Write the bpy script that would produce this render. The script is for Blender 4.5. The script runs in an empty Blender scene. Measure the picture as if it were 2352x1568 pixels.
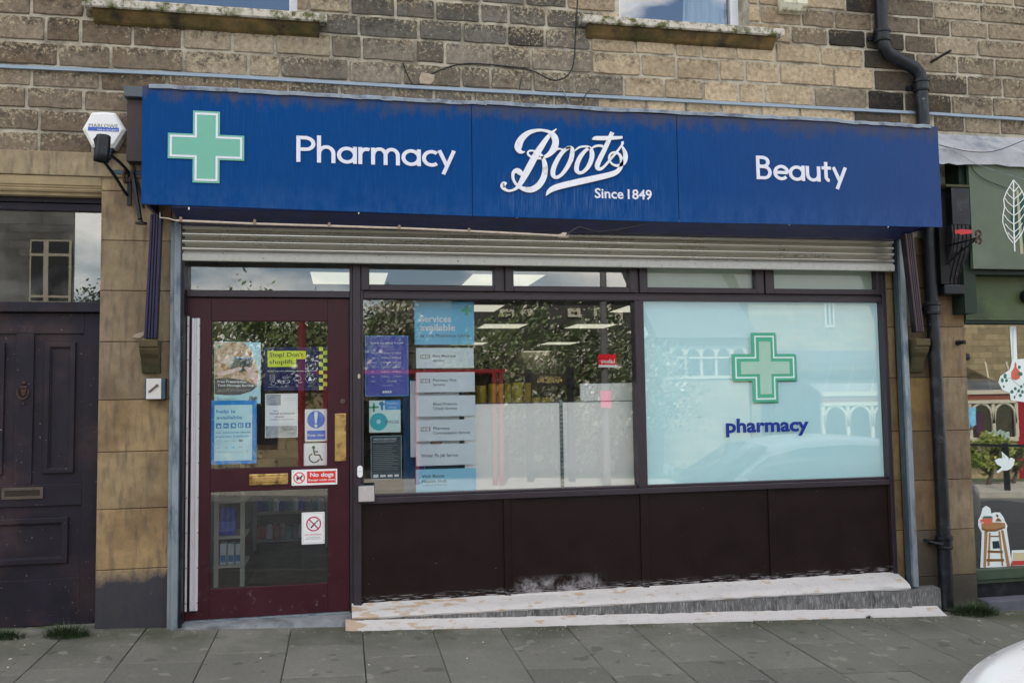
import bpy, math, random
from mathutils import Vector, Matrix
random.seed(7)
R=math.radians
sc=bpy.context.scene
# ------------------------------------------------------------------ camera
CAM=(0.0,-5.825,1.422);YAW,PIT,ROL=R(11.04),R(3.75),R(-.85);F=2000.
def axes():
    cy,sy,cp,sp=math.cos(YAW),math.sin(YAW),math.cos(PIT),math.sin(PIT)
    f=(sy*cp,cy*cp,sp);r=(cy,-sy,0.);u=(r[1]*f[2]-r[2]*f[1],r[2]*f[0]-r[0]*f[2],r[0]*f[1]-r[1]*f[0])
    c,s=math.cos(ROL),math.sin(ROL)
    return f,tuple(a*c+b*s for a,b in zip(r,u)),tuple(-a*s+b*c for a,b in zip(r,u))
AX=axes()
cd=bpy.data.cameras.new('camera');cam=bpy.data.objects.new('camera',cd);sc.collection.objects.link(cam);sc.camera=cam
f_,r_,u_=[Vector(a) for a in AX]
M=Matrix.Identity(4)
for i in range(3):
    M[i][0]=r_[i];M[i][1]=u_[i];M[i][2]=-f_[i];M[i][3]=CAM[i]
cam.matrix_world=M
cd.sensor_width=36;cd.lens=36*F/2352;cd.clip_start=.05;cd.clip_end=2000
# ------------------------------------------------------------------ sky, sun, exposure
SUN_EL,SUN_AZ=R(47),R(-14)      # azimuth measured from +Y (behind the building) towards +X
w=bpy.data.worlds.new("World");sc.world=w;w.use_nodes=True
nt=w.node_tree;nt.nodes.clear()
def N(nt,t,**k):
    n=nt.nodes.new(t)
    for a,b in k.items(): setattr(n,a,b)
    return n
sky=N(nt,'ShaderNodeTexSky',sky_type='NISHITA',sun_disc=False,sun_elevation=SUN_EL,sun_rotation=SUN_AZ)
sky.ozone_density=.7;sky.dust_density=2.2
tc=N(nt,'ShaderNodeTexCoord');mp=N(nt,'ShaderNodeMapping');mp.inputs['Scale'].default_value=(1,1,2.6)
mp.inputs['Location'].default_value=(.35,.2,.1)
cn=N(nt,'ShaderNodeTexNoise');cn.inputs['Scale'].default_value=2.6;cn.inputs['Detail'].default_value=8;cn.inputs['Roughness'].default_value=.58
cr=N(nt,'ShaderNodeValToRGB');cr.color_ramp.elements[0].position=.46;cr.color_ramp.elements[1].position=.60
mx=N(nt,'ShaderNodeMix',data_type='RGBA');mx.inputs['B'].default_value=(13.6,12.9,11.9,1)
bg=N(nt,'ShaderNodeBackground');bg.inputs['Strength'].default_value=.14
wo=N(nt,'ShaderNodeOutputWorld');L=nt.links.new
L(tc.outputs['Generated'],mp.inputs[0]);L(mp.outputs[0],cn.inputs['Vector']);L(cn.outputs['Fac'],cr.inputs[0]);L(cr.outputs[0],mx.inputs['Factor'])
L(sky.outputs[0],mx.inputs['A']);L(mx.outputs['Result'],bg.inputs['Color']);L(bg.outputs[0],wo.inputs[0])
sl=bpy.data.lights.new('sun','SUN');sl.energy=4.6;sl.angle=R(.5);sl.color=(1,.95,.86)
so=bpy.data.objects.new('sun',sl);sc.collection.objects.link(so)
sd=Vector((math.sin(SUN_AZ)*math.cos(SUN_EL),math.cos(SUN_AZ)*math.cos(SUN_EL),math.sin(SUN_EL)))
so.rotation_euler=sd.to_track_quat('Z','Y').to_euler();so.location=sd*30
sc.view_settings.view_transform='Standard';sc.view_settings.look='None';sc.view_settings.exposure=0.92;sc.view_settings.gamma=1
sc.cycles.max_bounces=10;sc.cycles.transparent_max_bounces=16;sc.cycles.glossy_bounces=5;sc.cycles.diffuse_bounces=4
# ------------------------------------------------------------------ measured picture points -> points on real planes
CR={0:(0,0,1),1:(0,0,.336),2:(752.6,0,.336),3:(1505.3,0,.36),4:(0,470.4,.36),5:(0,940.8,.4003),6:(414,583.3,.336),7:(414,1034.9,.3402),8:(809.1,602.1,.36),9:(1072.5,602.1,.36),10:(1448.8,583.3,.36),11:(2050.9,282.2,.36),12:(2050.9,752.6,.42),13:(752.6,1110.1,.36),14:(1505.3,1176,.36),15:(1129,282.2,.168),16:(479.8,771.5,.192),17:(602.1,790.3,.1799),18:(0,414,.192),19:(2201.5,733.8,.2401),20:(178.8,244.6,.1799)}
def ray(k,x,y):
    ox,oy,s=CR[k];px=ox+s*x;py=oy+s*y
    return [AX[0][i]+AX[1][i]*(px-1176)/F+AX[2][i]*(784-py)/F for i in range(3)]
def pt(k,x,y,Y):
    d=ray(k,x,y);t=(Y-CAM[1])/d[1];return Vector((t*d[0],Y,CAM[2]+t*d[2]))
def rc(k,x0,y0,x1,y1,Y):
    a=pt(k,x0,y0,Y);b=pt(k,x1,y0,Y);c=pt(k,x0,y1,Y);d=pt(k,x1,y1,Y)
    return (a.x+c.x)/2,(b.x+d.x)/2,(c.z+d.z)/2,(a.z+b.z)/2      # x0,x1,z0,z1
def rf(k,x,y,D):                                                # what a pane at y=.04 mirrors at distance D
    p=pt(k,x,y,.04);s=1+(D+.04)/(.04-CAM[1]);return Vector((p.x*s,-D,CAM[2]+(p.z-CAM[2])*s))
def gz(x,y): return .003-.0386*(x-.1)+.025*(y+.2)               # pavement height
# ------------------------------------------------------------------ materials
def s2l(c): c/=255.;return c/12.92 if c<=.04045 else ((c+.055)/1.055)**2.4
def A(r,g,b,k=.72): return tuple(min(.95,s2l(v)/k) for v in (r,g,b))
MC={}
def mat(name,col,rough=.6,metal=0,var=.12,vs=6,bump=0,bs=60,spec=.5,col2=None,c2s=3,c2lo=.5,c2hi=.65,stretch=(1,1,1),speck=None,speck_s=90,speck_t=.72,attr=False,coat=0,extra=None):
    m=bpy.data.materials.new(name);m.use_nodes=True;nt=m.node_tree;b=nt.nodes['Principled BSDF'];L=nt.links.new
    b.inputs['Roughness'].default_value=rough;b.inputs['Metallic'].default_value=metal;b.inputs['Specular IOR Level'].default_value=spec
    b.inputs['Coat Weight'].default_value=coat
    g=N(nt,'ShaderNodeNewGeometry');mpn=N(nt,'ShaderNodeMapping');mpn.inputs['Scale'].default_value=stretch;L(g.outputs['Position'],mpn.inputs[0]);P=mpn.outputs[0]
    def noise(s,d=5,r=.6):
        n=N(nt,'ShaderNodeTexNoise');n.inputs['Scale'].default_value=s;n.inputs['Detail'].default_value=d;n.inputs['Roughness'].default_value=r;L(P,n.inputs['Vector']);return n.outputs['Fac']
    def ramp(v,lo,hi):
        n=N(nt,'ShaderNodeMapRange');n.inputs['From Min'].default_value=lo;n.inputs['From Max'].default_value=hi;L(v,n.inputs['Value']);return n.outputs[0]
    def mixc(fac,a,bb,mode='MIX'):
        n=N(nt,'ShaderNodeMix',data_type='RGBA',blend_type=mode)
        for s,v in (('Factor',fac),('A',a),('B',bb)):
            if isinstance(v,(int,float)): n.inputs[s].default_value=v
            elif isinstance(v,tuple): n.inputs[s].default_value=(*v[:3],1)
            else: L(v,n.inputs[s])
        return n.outputs['Result']
    def posmask(ax,lo,hi):
        s=N(nt,'ShaderNodeSeparateXYZ');L(g.outputs['Position'],s.inputs[0]);return ramp(s.outputs[ax],lo,hi)
    def math_(op,a,bb=0.):
        n=N(nt,'ShaderNodeMath',operation=op)
        for i,v in enumerate((a,bb)):
            if isinstance(v,(int,float)): n.inputs[i].default_value=v
            else: L(v,n.inputs[i])
        return n.outputs[0]
    c=tuple(col)
    if attr:
        a=N(nt,'ShaderNodeAttribute',attribute_name='tone');c=a.outputs['Color']
    if col2: c=mixc(ramp(noise(c2s,7,.62),c2lo,c2hi),c,tuple(col2))
    if var:
        v=ramp(noise(vs),.3,.7);n=N(nt,'ShaderNodeMapRange');n.inputs['To Min'].default_value=1-var;n.inputs['To Max'].default_value=1+var;L(v,n.inputs['Value'])
        cc=N(nt,'ShaderNodeCombineColor');[L(n.outputs[0],cc.inputs[i]) for i in range(3)]
        c=mixc(1.,c,cc.outputs[0],'MULTIPLY')
        rr=N(nt,'ShaderNodeMapRange');rr.inputs['To Min'].default_value=max(.03,rough-.08);rr.inputs['To Max'].default_value=min(1,rough+.08);L(v,rr.inputs['Value']);L(rr.outputs[0],b.inputs['Roughness'])
    if speck: c=mixc(ramp(noise(speck_s,2,.5),speck_t,speck_t+.03),c,tuple(speck))
    if extra: c=extra(dict(noise=noise,ramp=ramp,mixc=mixc,pos=posmask,m=math_,nt=nt,g=g,L=L),c)
    if isinstance(c,tuple): b.inputs['Base Color'].default_value=(*c,1)
    else: L(c,b.inputs['Base Color'])
    if bump:
        bn=N(nt,'ShaderNodeBump');bn.inputs['Strength'].default_value=1;bn.inputs['Distance'].default_value=bump;L(noise(bs,6,.65),bn.inputs['Height']);L(bn.outputs[0],b.inputs['Normal'])
    MC[name]=m;return m
def emit(name,col,st):
    m=bpy.data.materials.new(name);m.use_nodes=True;nt=m.node_tree;nt.nodes.clear();e=N(nt,'ShaderNodeEmission');e.inputs[0].default_value=(*col,1);e.inputs[1].default_value=st
    o=N(nt,'ShaderNodeOutputMaterial');nt.links.new(e.outputs[0],o.inputs[0]);return m
def glass(name,k=1.0,tint=(.97,.985,.98),wav=.0004,dirt=0.):
    m=bpy.data.materials.new(name);m.use_nodes=True;nt=m.node_tree;nt.nodes.clear();L=nt.links.new
    fr=N(nt,'ShaderNodeFresnel');fr.inputs[0].default_value=1.5
    bn=N(nt,'ShaderNodeBump');bn.inputs['Distance'].default_value=wav;g=N(nt,'ShaderNodeNewGeometry')
    no=N(nt,'ShaderNodeTexNoise');no.inputs['Scale'].default_value=1.3;no.inputs['Detail'].default_value=1;L(g.outputs['Position'],no.inputs[0]);L(no.outputs[0],bn.inputs['Height'])
    mu=N(nt,'ShaderNodeMath',operation='MULTIPLY');mu.inputs[1].default_value=k;L(fr.outputs[0],mu.inputs[0]);mu.use_clamp=True
    t=N(nt,'ShaderNodeBsdfTransparent');t.inputs[0].default_value=(*tint,1);gl=N(nt,'ShaderNodeBsdfGlossy');gl.inputs['Roughness'].default_value=.0
    L(bn.outputs[0],gl.inputs['Normal']);ir=N(nt,'ShaderNodeMapRange');ir.inputs['To Min'].default_value=1.5;ir.inputs['To Max'].default_value=1/1.5;L(g.outputs['Backfacing'],ir.inputs[0]);L(ir.outputs[0],fr.inputs[0])
    mi=N(nt,'ShaderNodeMixShader');L(mu.outputs[0],mi.inputs[0]);L(t.outputs[0],mi.inputs[1]);L(gl.outputs[0],mi.inputs[2])
    out=mi.outputs[0]
    if dirt:
        d=N(nt,'ShaderNodeBsdfDiffuse');d.inputs[0].default_value=(.6,.6,.57,1)
        n2=N(nt,'ShaderNodeTexNoise');n2.inputs['Scale'].default_value=4;n2.inputs['Detail'].default_value=8;L(g.outputs['Position'],n2.inputs[0])
        mr=N(nt,'ShaderNodeMapRange');mr.inputs['From Min'].default_value=.4;mr.inputs['From Max'].default_value=.8;mr.inputs['To Max'].default_value=dirt;L(n2.outputs[0],mr.inputs[0])
        m2=N(nt,'ShaderNodeMixShader');L(mr.outputs[0],m2.inputs[0]);L(out,m2.inputs[1]);L(d.outputs[0],m2.inputs[2]);out=m2.outputs[0]
    o=N(nt,'ShaderNodeOutputMaterial');L(out,o.inputs[0]);return m
def flat(name,r,g,b,rough=.55,var=.03,k=.72,spec=.3): return mat(name,A(r,g,b,k),rough,var=var,vs=9,spec=spec)
# ------------------------------------------------------------------ mesh builder
class MB:
    def __init__(s): s.v=[];s.f=[];s.c=[];s.e=[]
    def add(s,vs,fs,col=None):
        o=len(s.v);s.v+=[tuple(v) for v in vs];s.f+=[tuple(i+o for i in f) for f in fs]
        if col is not None: s.c.append((o,len(vs),col))
    def box(s,x0,x1,y0,y1,z0,z1):
        s.add([(x0,y0,z0),(x1,y0,z0),(x1,y1,z0),(x0,y1,z0),(x0,y0,z1),(x1,y0,z1),(x1,y1,z1),(x0,y1,z1)],[(0,3,2,1),(4,5,6,7),(0,1,5,4),(1,2,6,5),(2,3,7,6),(3,0,4,7)]);return s
    def obox(s,c,ax,ay,az,hx,hy,hz):
        c,ax,ay,az=Vector(c),Vector(ax).normalized(),Vector(ay).normalized(),Vector(az).normalized()
        vs=[c+ax*hx*a+ay*hy*b+az*hz*d for d in(-1,1) for a,b in((-1,-1),(1,-1),(1,1),(-1,1))]
        s.add(vs,[(0,3,2,1),(4,5,6,7),(0,1,5,4),(1,2,6,5),(2,3,7,6),(3,0,4,7)]);return s
    def bar(s,p,q,w,t,up=(0,0,1)):
        p,q=Vector(p),Vector(q);d=(q-p);u=Vector(up);sx=d.cross(u)
        if sx.length<1e-5: sx=d.cross(Vector((0,1,0)))
        sx.normalize();sy=sx.cross(d).normalized();s.obox((p+q)/2,d,sx,sy,d.length/2,w/2,t/2);return s
    def prism(s,poly,y0,y1):     # polygon in x,z extruded in y
        n=len(poly);vs=[(x,y0,z) for x,z in poly]+[(x,y1,z) for x,z in poly]
        s.add(vs,[tuple(range(n)),tuple(range(2*n-1,n-1,-1))]+[(i,i+n,(i+1)%n+n,(i+1)%n) for i in range(n)]);return s
    def xprism(s,poly,x0,x1):    # polygon in y,z extruded in x
        n=len(poly);vs=[(x0,y,z) for y,z in poly]+[(x1,y,z) for y,z in poly]
        s.add(vs,[tuple(range(n-1,-1,-1)),tuple(range(n,2*n))]+[(i,(i+1)%n,(i+1)%n+n,i+n) for i in range(n)]);return s
    def tube(s,path,r,n=10,cap=True):
        path=[Vector(p) for p in path];m=len(path);rs=r if isinstance(r,(list,tuple)) else [r]*m
        vs=[];ref=None
        for i,p in enumerate(path):
            d=(path[min(i+1,m-1)]-path[max(i-1,0)]).normalized()
            if ref is None: ref=Vector((0,0,1)) if abs(d.z)<.9 else Vector((0,1,0))
            a=(ref-d*ref.dot(d)).normalized();b=d.cross(a);ref=a
            vs+=[p+(a*math.cos(2*math.pi*j/n)+b*math.sin(2*math.pi*j/n))*rs[i] for j in range(n)]
        fs=[(i*n+j,i*n+(j+1)%n,(i+1)*n+(j+1)%n,(i+1)*n+j) for i in range(m-1) for j in range(n)]
        if cap: fs+=[tuple(range(n-1,-1,-1)),tuple(range((m-1)*n,m*n))]
        s.add(vs,fs);return s
    def ribbon(s,path,y,th,fn=None):   # path of (x,z,width) in a plane y, raised th towards the viewer
        P=[];n=len(path)
        def cat(a,b,c,d,t): return tuple(.5*((2*b[i])+(-a[i]+c[i])*t+(2*a[i]-5*b[i]+4*c[i]-d[i])*t*t+(-a[i]+3*b[i]-3*c[i]+d[i])*t**3) for i in range(3))
        for i in range(n-1):
            a,b,c,d=path[max(i-1,0)],path[i],path[i+1],path[min(i+2,n-1)]
            for j in range(5): P.append(cat(a,b,c,d,j/5))
        P.append(path[-1]);l=[];r=[]
        for i,p in enumerate(P):
            a,b=P[max(i-1,0)],P[min(i+1,len(P)-1)];dx,dz=b[0]-a[0],b[1]-a[1];q=math.hypot(dx,dz) or 1;h=max(p[2],.1)/2
            l.append((p[0]-dz/q*h,p[1]+dx/q*h));r.append((p[0]+dz/q*h,p[1]-dx/q*h))
        fn=fn or (lambda x,z:(x,z))
        m=len(P);vs=[]
        for a,b in zip(l,r):
            a=fn(*a);b=fn(*b);vs+=[(a[0],y-th,a[1]),(b[0],y-th,b[1]),(b[0],y,b[1]),(a[0],y,a[1])]
        fs=[(4*i+j,4*i+(j+1)%4,4*i+4+(j+1)%4,4*i+4+j) for i in range(m-1) for j in range(4)]+[(0,1,2,3),(4*m-1,4*m-2,4*m-3,4*m-4)]
        s.add(vs,fs);return s
    def stroke(s,pts,w,y,th,fn=None,close=False):   # constant width mitred stroke
        pts=list(pts);n=len(pts);l=[];r=[]
        for i,p in enumerate(pts):
            if close: a,b=pts[i-1],pts[(i+1)%n]
            else: a,b=pts[max(i-1,0)],pts[min(i+1,n-1)]
            d1=Vector((p[0]-a[0],p[1]-a[1]));d2=Vector((b[0]-p[0],b[1]-p[1]))
            if d1.length<1e-9:d1=d2
            if d2.length<1e-9:d2=d1
            d1.normalize();d2.normalize();t=(d1+d2);t=t.normalized() if t.length>1e-6 else d1;nn=Vector((-t.y,t.x));k=w/2/max(.5,nn.dot(Vector((-d1.y,d1.x))))
            l.append((p[0]+nn.x*k,p[1]+nn.y*k));r.append((p[0]-nn.x*k,p[1]-nn.y*k))
        fn=fn or (lambda x,z:(x,z));vs=[]
        for a,b in zip(l,r):
            a=fn(*a);b=fn(*b);vs+=[(a[0],y-th,a[1]),(b[0],y-th,b[1]),(b[0],y,b[1]),(a[0],y,a[1])]
        m=n if close else n-1
        fs=[(4*i+j,4*i+(j+1)%4,4*((i+1)%n)+(j+1)%4,4*((i+1)%n)+j) for i in range(m) for j in range(4)]
        if not close: fs+=[(0,1,2,3),(4*n-1,4*n-2,4*n-3,4*n-4)]
        s.add(vs,fs);return s
    def disc(s,x,z,r,y,th,n=28,rz=None):
        rz=rz or r;return s.prism([(x+r*math.cos(-2*math.pi*i/n),z+rz*math.sin(-2*math.pi*i/n)) for i in range(n)][::-1],y-th,y)
    def ring(s,x,z,r,w,y,th,n=36): return s.stroke([(x+r*math.cos(2*math.pi*i/n),z+r*math.sin(2*math.pi*i/n)) for i in range(n)],w,y,th,close=True)
    def lathe(s,prof,c,axis='z',n=20):  # prof (r,h)
        vs=[]
        for r,h in prof:
            for j in range(n):
                a=2*math.pi*j/n;u,v=r*math.cos(a),r*math.sin(a)
                vs.append((c[0]+u,c[1]+v,c[2]+h) if axis=='z' else ((c[0]+u,c[1]-h,c[2]+v) if axis=='y' else (c[0]+h,c[1]+u,c[2]+v)))
        m=len(prof);fs=[(i*n+j,i*n+(j+1)%n,(i+1)*n+(j+1)%n,(i+1)*n+j) for i in range(m-1) for j in range(n)]+[tuple(range(n-1,-1,-1)),tuple(range((m-1)*n,m*n))]
        s.add(vs,fs);return s
    def text(s,t,x,z,y,h,width=None,bold=0,align='l',th=.0,track=1.,fn=None):
        cu=bpy.data.curves.new('lettering','FONT');cu.body=t;cu.size=1;cu.offset=bold;cu.extrude=0;cu.resolution_u=3;cu.space_character=track
        o=bpy.data.objects.new('lettering',cu);me=bpy.data.meshes.new_from_object(o)
        vs=[v.co.copy() for v in me.vertices];k=h/.68
        if vs:
            x0=min(v.x for v in vs);x1=max(v.x for v in vs);kx=k if width is None else width/(x1-x0);W=(x1-x0)*kx
            ox=x-{'l':0,'c':W/2,'r':W}[align]
            fn=fn or (lambda a,b:(a,b));out=[]
            for v in vs:
                a,b=fn(ox+(v.x-x0)*kx,z+v.y*k);out.append((a,y-th,b))
            s.add(out,[tuple(p.vertices) for p in me.polygons])
        bpy.data.objects.remove(o);bpy.data.curves.remove(cu);bpy.data.meshes.remove(me);return s
    def build(s,name,m,parent=None,bevel=0,smooth=False,seg=2,label=None,wn=False):
        me=bpy.data.meshes.new(name);off=Vector((0,0,0))
        if parent is not None:
            off=Vector(parent['_w']) if '_w' in parent else Vector((0,0,0))
        else:
            xs=[v[0] for v in s.v];ys=[v[1] for v in s.v];zs=[v[2] for v in s.v];off=Vector(((min(xs)+max(xs))/2,(min(ys)+max(ys))/2,min(zs)))
        me.from_pydata([tuple(Vector(v)-off) for v in s.v],[],s.f);me.validate();me.update()
        if s.c:
            at=me.color_attributes.new('tone','FLOAT_COLOR','POINT')
            for st,n,c in s.c:
                for i in range(st,st+n):
                    if i<len(me.vertices): at.data[i].color=(*c,1)
        if s.e:
            at=me.color_attributes.new('edge','FLOAT_COLOR','POINT')
            for st,l in s.e:
                for i,c in enumerate(l): at.data[st+i].color=(*c,1)
        o=bpy.data.objects.new(name,me);sc.collection.objects.link(o)
        if parent is not None: o.parent=parent
        else: o.location=off
        o['_w']=tuple(off)
        for mm in (m if isinstance(m,list) else [m]): me.materials.append(mm)
        if smooth:
            for p in me.polygons: p.use_smooth=True
            try: me.set_sharp_from_angle(angle=R(40))
            except Exception: pass
        if bevel:
            b=o.modifiers.new('bevel','BEVEL');b.width=bevel;b.segments=seg;b.limit_method='ANGLE';b.angle_limit=R(35)
        if label: o['label']=label
        return o
def tag(o,label,cat,group=None,kind=None):
    if kind!='structure' : o['label']=label;o['category']=cat
    elif label: o['label']=label
    if group:o['group']=group
    if kind:o['kind']=kind
    return o
def thing(name,label,cat,loc,group=None):
    o=bpy.data.objects.new(name,None);sc.collection.objects.link(o);o.location=loc;o['_w']=tuple(loc);o.empty_display_size=.1;return tag(o,label,cat,group)
def struct(mb,name,m): o=mb.build(name,m);o['kind']='structure';return o
def BX(*a): return MB().box(*a)
# ------------------------------------------------------------------ palette
def wallx(h,c):
    # pale lime wash flecks and soot, tied to the stone itself
    at=h['nt'].nodes.new('ShaderNodeAttribute');at.attribute_name='edge';sp=h['nt'].nodes.new('ShaderNodeSeparateXYZ');h['L'](at.outputs['Color'],sp.inputs[0])
    v=sp.outputs[1];rv=sp.outputs[2];big=h['noise'](1.1,4,.55)
    top=h['m']('POWER',v,1.6)
    s=h['m']('ADD',h['m']('SUBTRACT',h['noise'](19,8,.74),h['m']('MULTIPLY',h['m']('MULTIPLY',h['pos'](0,1.6,2.1),h['pos'](0,3.75,3.4)),.07)),h['m']('MULTIPLY',top,.17));s=h['m']('ADD',s,h['m']('MULTIPLY',rv,.10));s=h['m']('ADD',s,h['m']('MULTIPLY',big,.22))
    c=h['mixc'](h['m']('MULTIPLY',h['ramp'](s,.72,.90),.8),c,A(52,48,43))
    s2=h['m']('ADD',h['noise'](46,6,.75),h['m']('MULTIPLY',top,.12));s2=h['m']('ADD',s2,h['m']('MULTIPLY',h['noise'](1.7,3,.5),.28))
    c=h['mixc'](h['m']('MULTIPLY',h['m']('MULTIPLY',h['ramp'](s2,.745,.80),.6),h['m']('SUBTRACT',1,h['m']('MULTIPLY',h['m']('MULTIPLY',h['pos'](0,3.55,3.8),h['pos'](0,4.6,4.35)),.85))),c,A(172,160,134))
    c=h['mixc'](h['m']('MULTIPLY',h['ramp'](h['noise'](7,5,.6),.48,.66),.2),c,A(106,82,60))
    return c
m_block=mat('stone_block',(.2,.17,.13),.92,attr=True,var=.3,vs=30,bump=.008,bs=36,extra=wallx,spec=.2)
m_mortar=mat('mortar',A(164,158,144),.95,var=.16,vs=30,bump=.004,bs=90,col2=A(112,106,95),c2s=5,c2lo=.46,c2hi=.62,spec=.2)
def ash(h,c):
    c=h['mixc'](h['m']('MULTIPLY',h['ramp'](h['noise'](3.1,6,.62),.46,.66),.6),c,A(92,74,56))
    n=h['nt'].nodes.new('ShaderNodeTexNoise');mp=h['nt'].nodes.new('ShaderNodeMapping');mp.inputs['Scale'].default_value=(6,6,1.3)
    h['L'](h['g'].outputs['Position'],mp.inputs[0]);h['L'](mp.outputs[0],n.inputs['Vector']);n.inputs['Detail'].default_value=5
    c=h['mixc'](h['m']('MULTIPLY',h['ramp'](n.outputs['Fac'],.48,.72),.6),c,A(78,74,68))
    zz=h['m']('ADD',h['pos'](2,.50,.28),h['m']('MULTIPLY',h['m']('SUBTRACT',h['noise'](5.5,8,.72),.5),1.3))
    lowm=h['m']('MULTIPLY',h['ramp'](zz,.36,.72),h['pos'](0,-1.0,-1.05));c=h['mixc'](h['m']('MULTIPLY',lowm,.92),c,A(46,50,60))
    lr=h['m']('MULTIPLY',h['m']('MULTIPLY',h['pos'](2,.36,.1),h['pos'](0,3.8,3.9)),h['ramp'](h['noise'](3.5,5,.6),.35,.6));c=h['mixc'](h['m']('MULTIPLY',lr,.8),c,A(58,56,52))
    return h['mixc'](h['m']('MULTIPLY',h['ramp'](h['noise'](60,3,.6),.73,.77),.4),c,A(180,168,140))
m_ash=mat('dressed_stone',(.3,.25,.15),.9,attr=True,var=.16,vs=14,bump=.003,bs=70,extra=ash,spec=.2)
m_dark=mat('dark_brown_paint',A(33,26,26),.42,var=.18,vs=8,speck=A(120,116,116),speck_s=120,speck_t=.765,bump=.0006,bs=30)
m_frame=mat('aubergine_paint',A(45,37,45),.4,var=.15,vs=8,speck=A(130,126,130),speck_s=110,speck_t=.78,bump=.0006,bs=30)
def stall(h,c):
    z=h['pos'](2,.165,.11);n=h['noise'](9,8,.78);nz=h['nt'].nodes.new('ShaderNodeTexNoise');mp=h['nt'].nodes.new('ShaderNodeMapping');mp.inputs['Scale'].default_value=(2.2,2.2,34)
    h['L'](h['g'].outputs['Position'],mp.inputs[0]);h['L'](mp.outputs[0],nz.inputs['Vector']);nz.inputs['Detail'].default_value=3
    f=h['m']('MULTIPLY',h['ramp'](nz.outputs['Fac'],.54,.60),z);f=h['m']('MULTIPLY',f,.7)
    x=h['pos'](0,1.12,1.2);x2=h['pos'](0,1.78,1.70);zz=h['pos'](2,.235,.17);bl=h['m']('MULTIPLY',h['m']('MULTIPLY',x,x2),h['m']('MULTIPLY',zz,h['ramp'](n,.44,.58)))
    f=h['m']('MAXIMUM',f,h['m']('MULTIPLY',bl,.42))
    return h['mixc'](f,c,A(190,188,192))
m_stall=mat('stallriser_paint',A(30,20,19),.42,var=.15,vs=5,speck=A(180,170,165),speck_s=70,speck_t=.79,extra=stall,bump=.0006,bs=24,spec=.2)
def doorx(h,c):
    z=h['pos'](2,.55,.05);return h['mixc'](h['m']('MULTIPLY',h['m']('MULTIPLY',h['ramp'](h['noise'](22,6,.7),.6,.72),z),.35),c,A(150,140,150))
m_maroon=mat('maroon_paint',A(54,22,31),.4,spec=.3,var=.14,vs=5,extra=doorx,bump=.0005,bs=20)
m_purple=mat('worn_purple_paint',A(30,27,38),.5,spec=.3,var=.2,vs=6,speck=A(118,108,112),speck_s=60,speck_t=.73,bump=.0012,bs=18,col2=A(52,40,44),c2s=2.5)
def blue(h,c):
    # grime hanging from the top edge of the panels, faded salts, purplish reflection painted in to the right
    n=h['nt'].nodes.new('ShaderNodeTexNoise');mp=h['nt'].nodes.new('ShaderNodeMapping');mp.inputs['Scale'].default_value=(3.2,3.2,1.6)
    h['L'](h['g'].outputs['Position'],mp.inputs[0]);h['L'](mp.outputs[0],n.inputs['Vector']);n.inputs['Detail'].default_value=8;n.inputs['Roughness'].default_value=.68
    s=h['nt'].nodes.new('ShaderNodeSeparateXYZ');h['L'](h['g'].outputs['Position'],s.inputs[0])
    h1=h['m']('ADD',s.outputs[2],h['m']('MULTIPLY',n.outputs['Fac'],.34));xr=h['ramp'](s.outputs[0],-1.1,1.2)
    h1=h['m']('ADD',h1,h['m']('MULTIPLY',xr,.035))
    gm=h['ramp'](h1,3.40,3.50)
    st=h['nt'].nodes.new('ShaderNodeTexNoise');m2=h['nt'].nodes.new('ShaderNodeMapping');m2.inputs['Scale'].default_value=(55,55,1.4)
    h['L'](h['g'].outputs['Position'],m2.inputs[0]);h['L'](m2.outputs[0],st.inputs['Vector']);st.inputs['Detail'].default_value=4
    c=h['mixc'](h['m']('MULTIPLY',h['ramp'](s.outputs[0],1.9,4.1),.75),c,A(44,62,104))
    c=h['mixc'](h['m']('MULTIPLY',h['ramp'](st.outputs['Fac'],.5,.72),.17),c,A(40,92,150))
    lo=h['ramp'](s.outputs[2],2.80,2.58);c=h['mixc'](h['m']('MULTIPLY',lo,h['m']('MULTIPLY',h['ramp'](n.outputs['Fac'],.4,.62),.12)),c,A(90,120,170))
    dm=h['m']('MULTIPLY',h['m']('MULTIPLY',h['pos'](2,2.90,2.78),h['pos'](2,2.585,2.66)),h['m']('MULTIPLY',h['pos'](0,.95,1.05),h['pos'](0,2.15,1.95)));c=h['mixc'](h['m']('MULTIPLY',h['m']('MULTIPLY',dm,h['ramp'](st.outputs['Fac'],.50,.70)),.2),c,A(120,140,170))
    return h['mixc'](h['m']('MULTIPLY',gm,.82),c,A(66,66,76))
m_blue=mat('blue_sign_panel',A(0,56,112),.55,var=.05,vs=3,extra=blue,spec=.10)
m_navy=mat('navy_sheet_metal',A(12,28,84),.4,var=.15,vs=8,col2=A(30,36,60),c2s=8)
m_lead=mat('lead_flashing',A(128,138,150),.6,metal=.25,var=.2,vs=20,bump=.004,bs=14,col2=A(84,92,104),c2s=11)
m_galv=mat('galvanised_steel',A(124,134,142),.5,metal=.35,var=.14,vs=22,bump=.0006,bs=40,col2=A(84,98,112),c2s=14,stretch=(1,1,.3))
m_galvd=mat('dull_galvanised_steel',A(58,74,84),.55,metal=.3,var=.18,vs=18)
m_shut=mat('shutter_aluminium',A(172,169,160),.3,metal=.8,var=.07,vs=9,stretch=(.3,1,1))
m_shutb=mat('shutter_bar_metal',A(176,176,170),.5,metal=.35,var=.1,vs=30,speck=A(96,92,84),speck_s=60,speck_t=.70)
m_alu=mat('white_aluminium_strip',A(186,186,192),.4,metal=.2,var=.06)
m_black=mat('black_iron',A(20,23,29),.42,metal=.2,var=.3,vs=16,bump=.0015,bs=40,speck=A(110,120,118),speck_s=45,speck_t=.74,col2=A(44,50,54),c2s=9,c2lo=.52,c2hi=.68)
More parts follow.
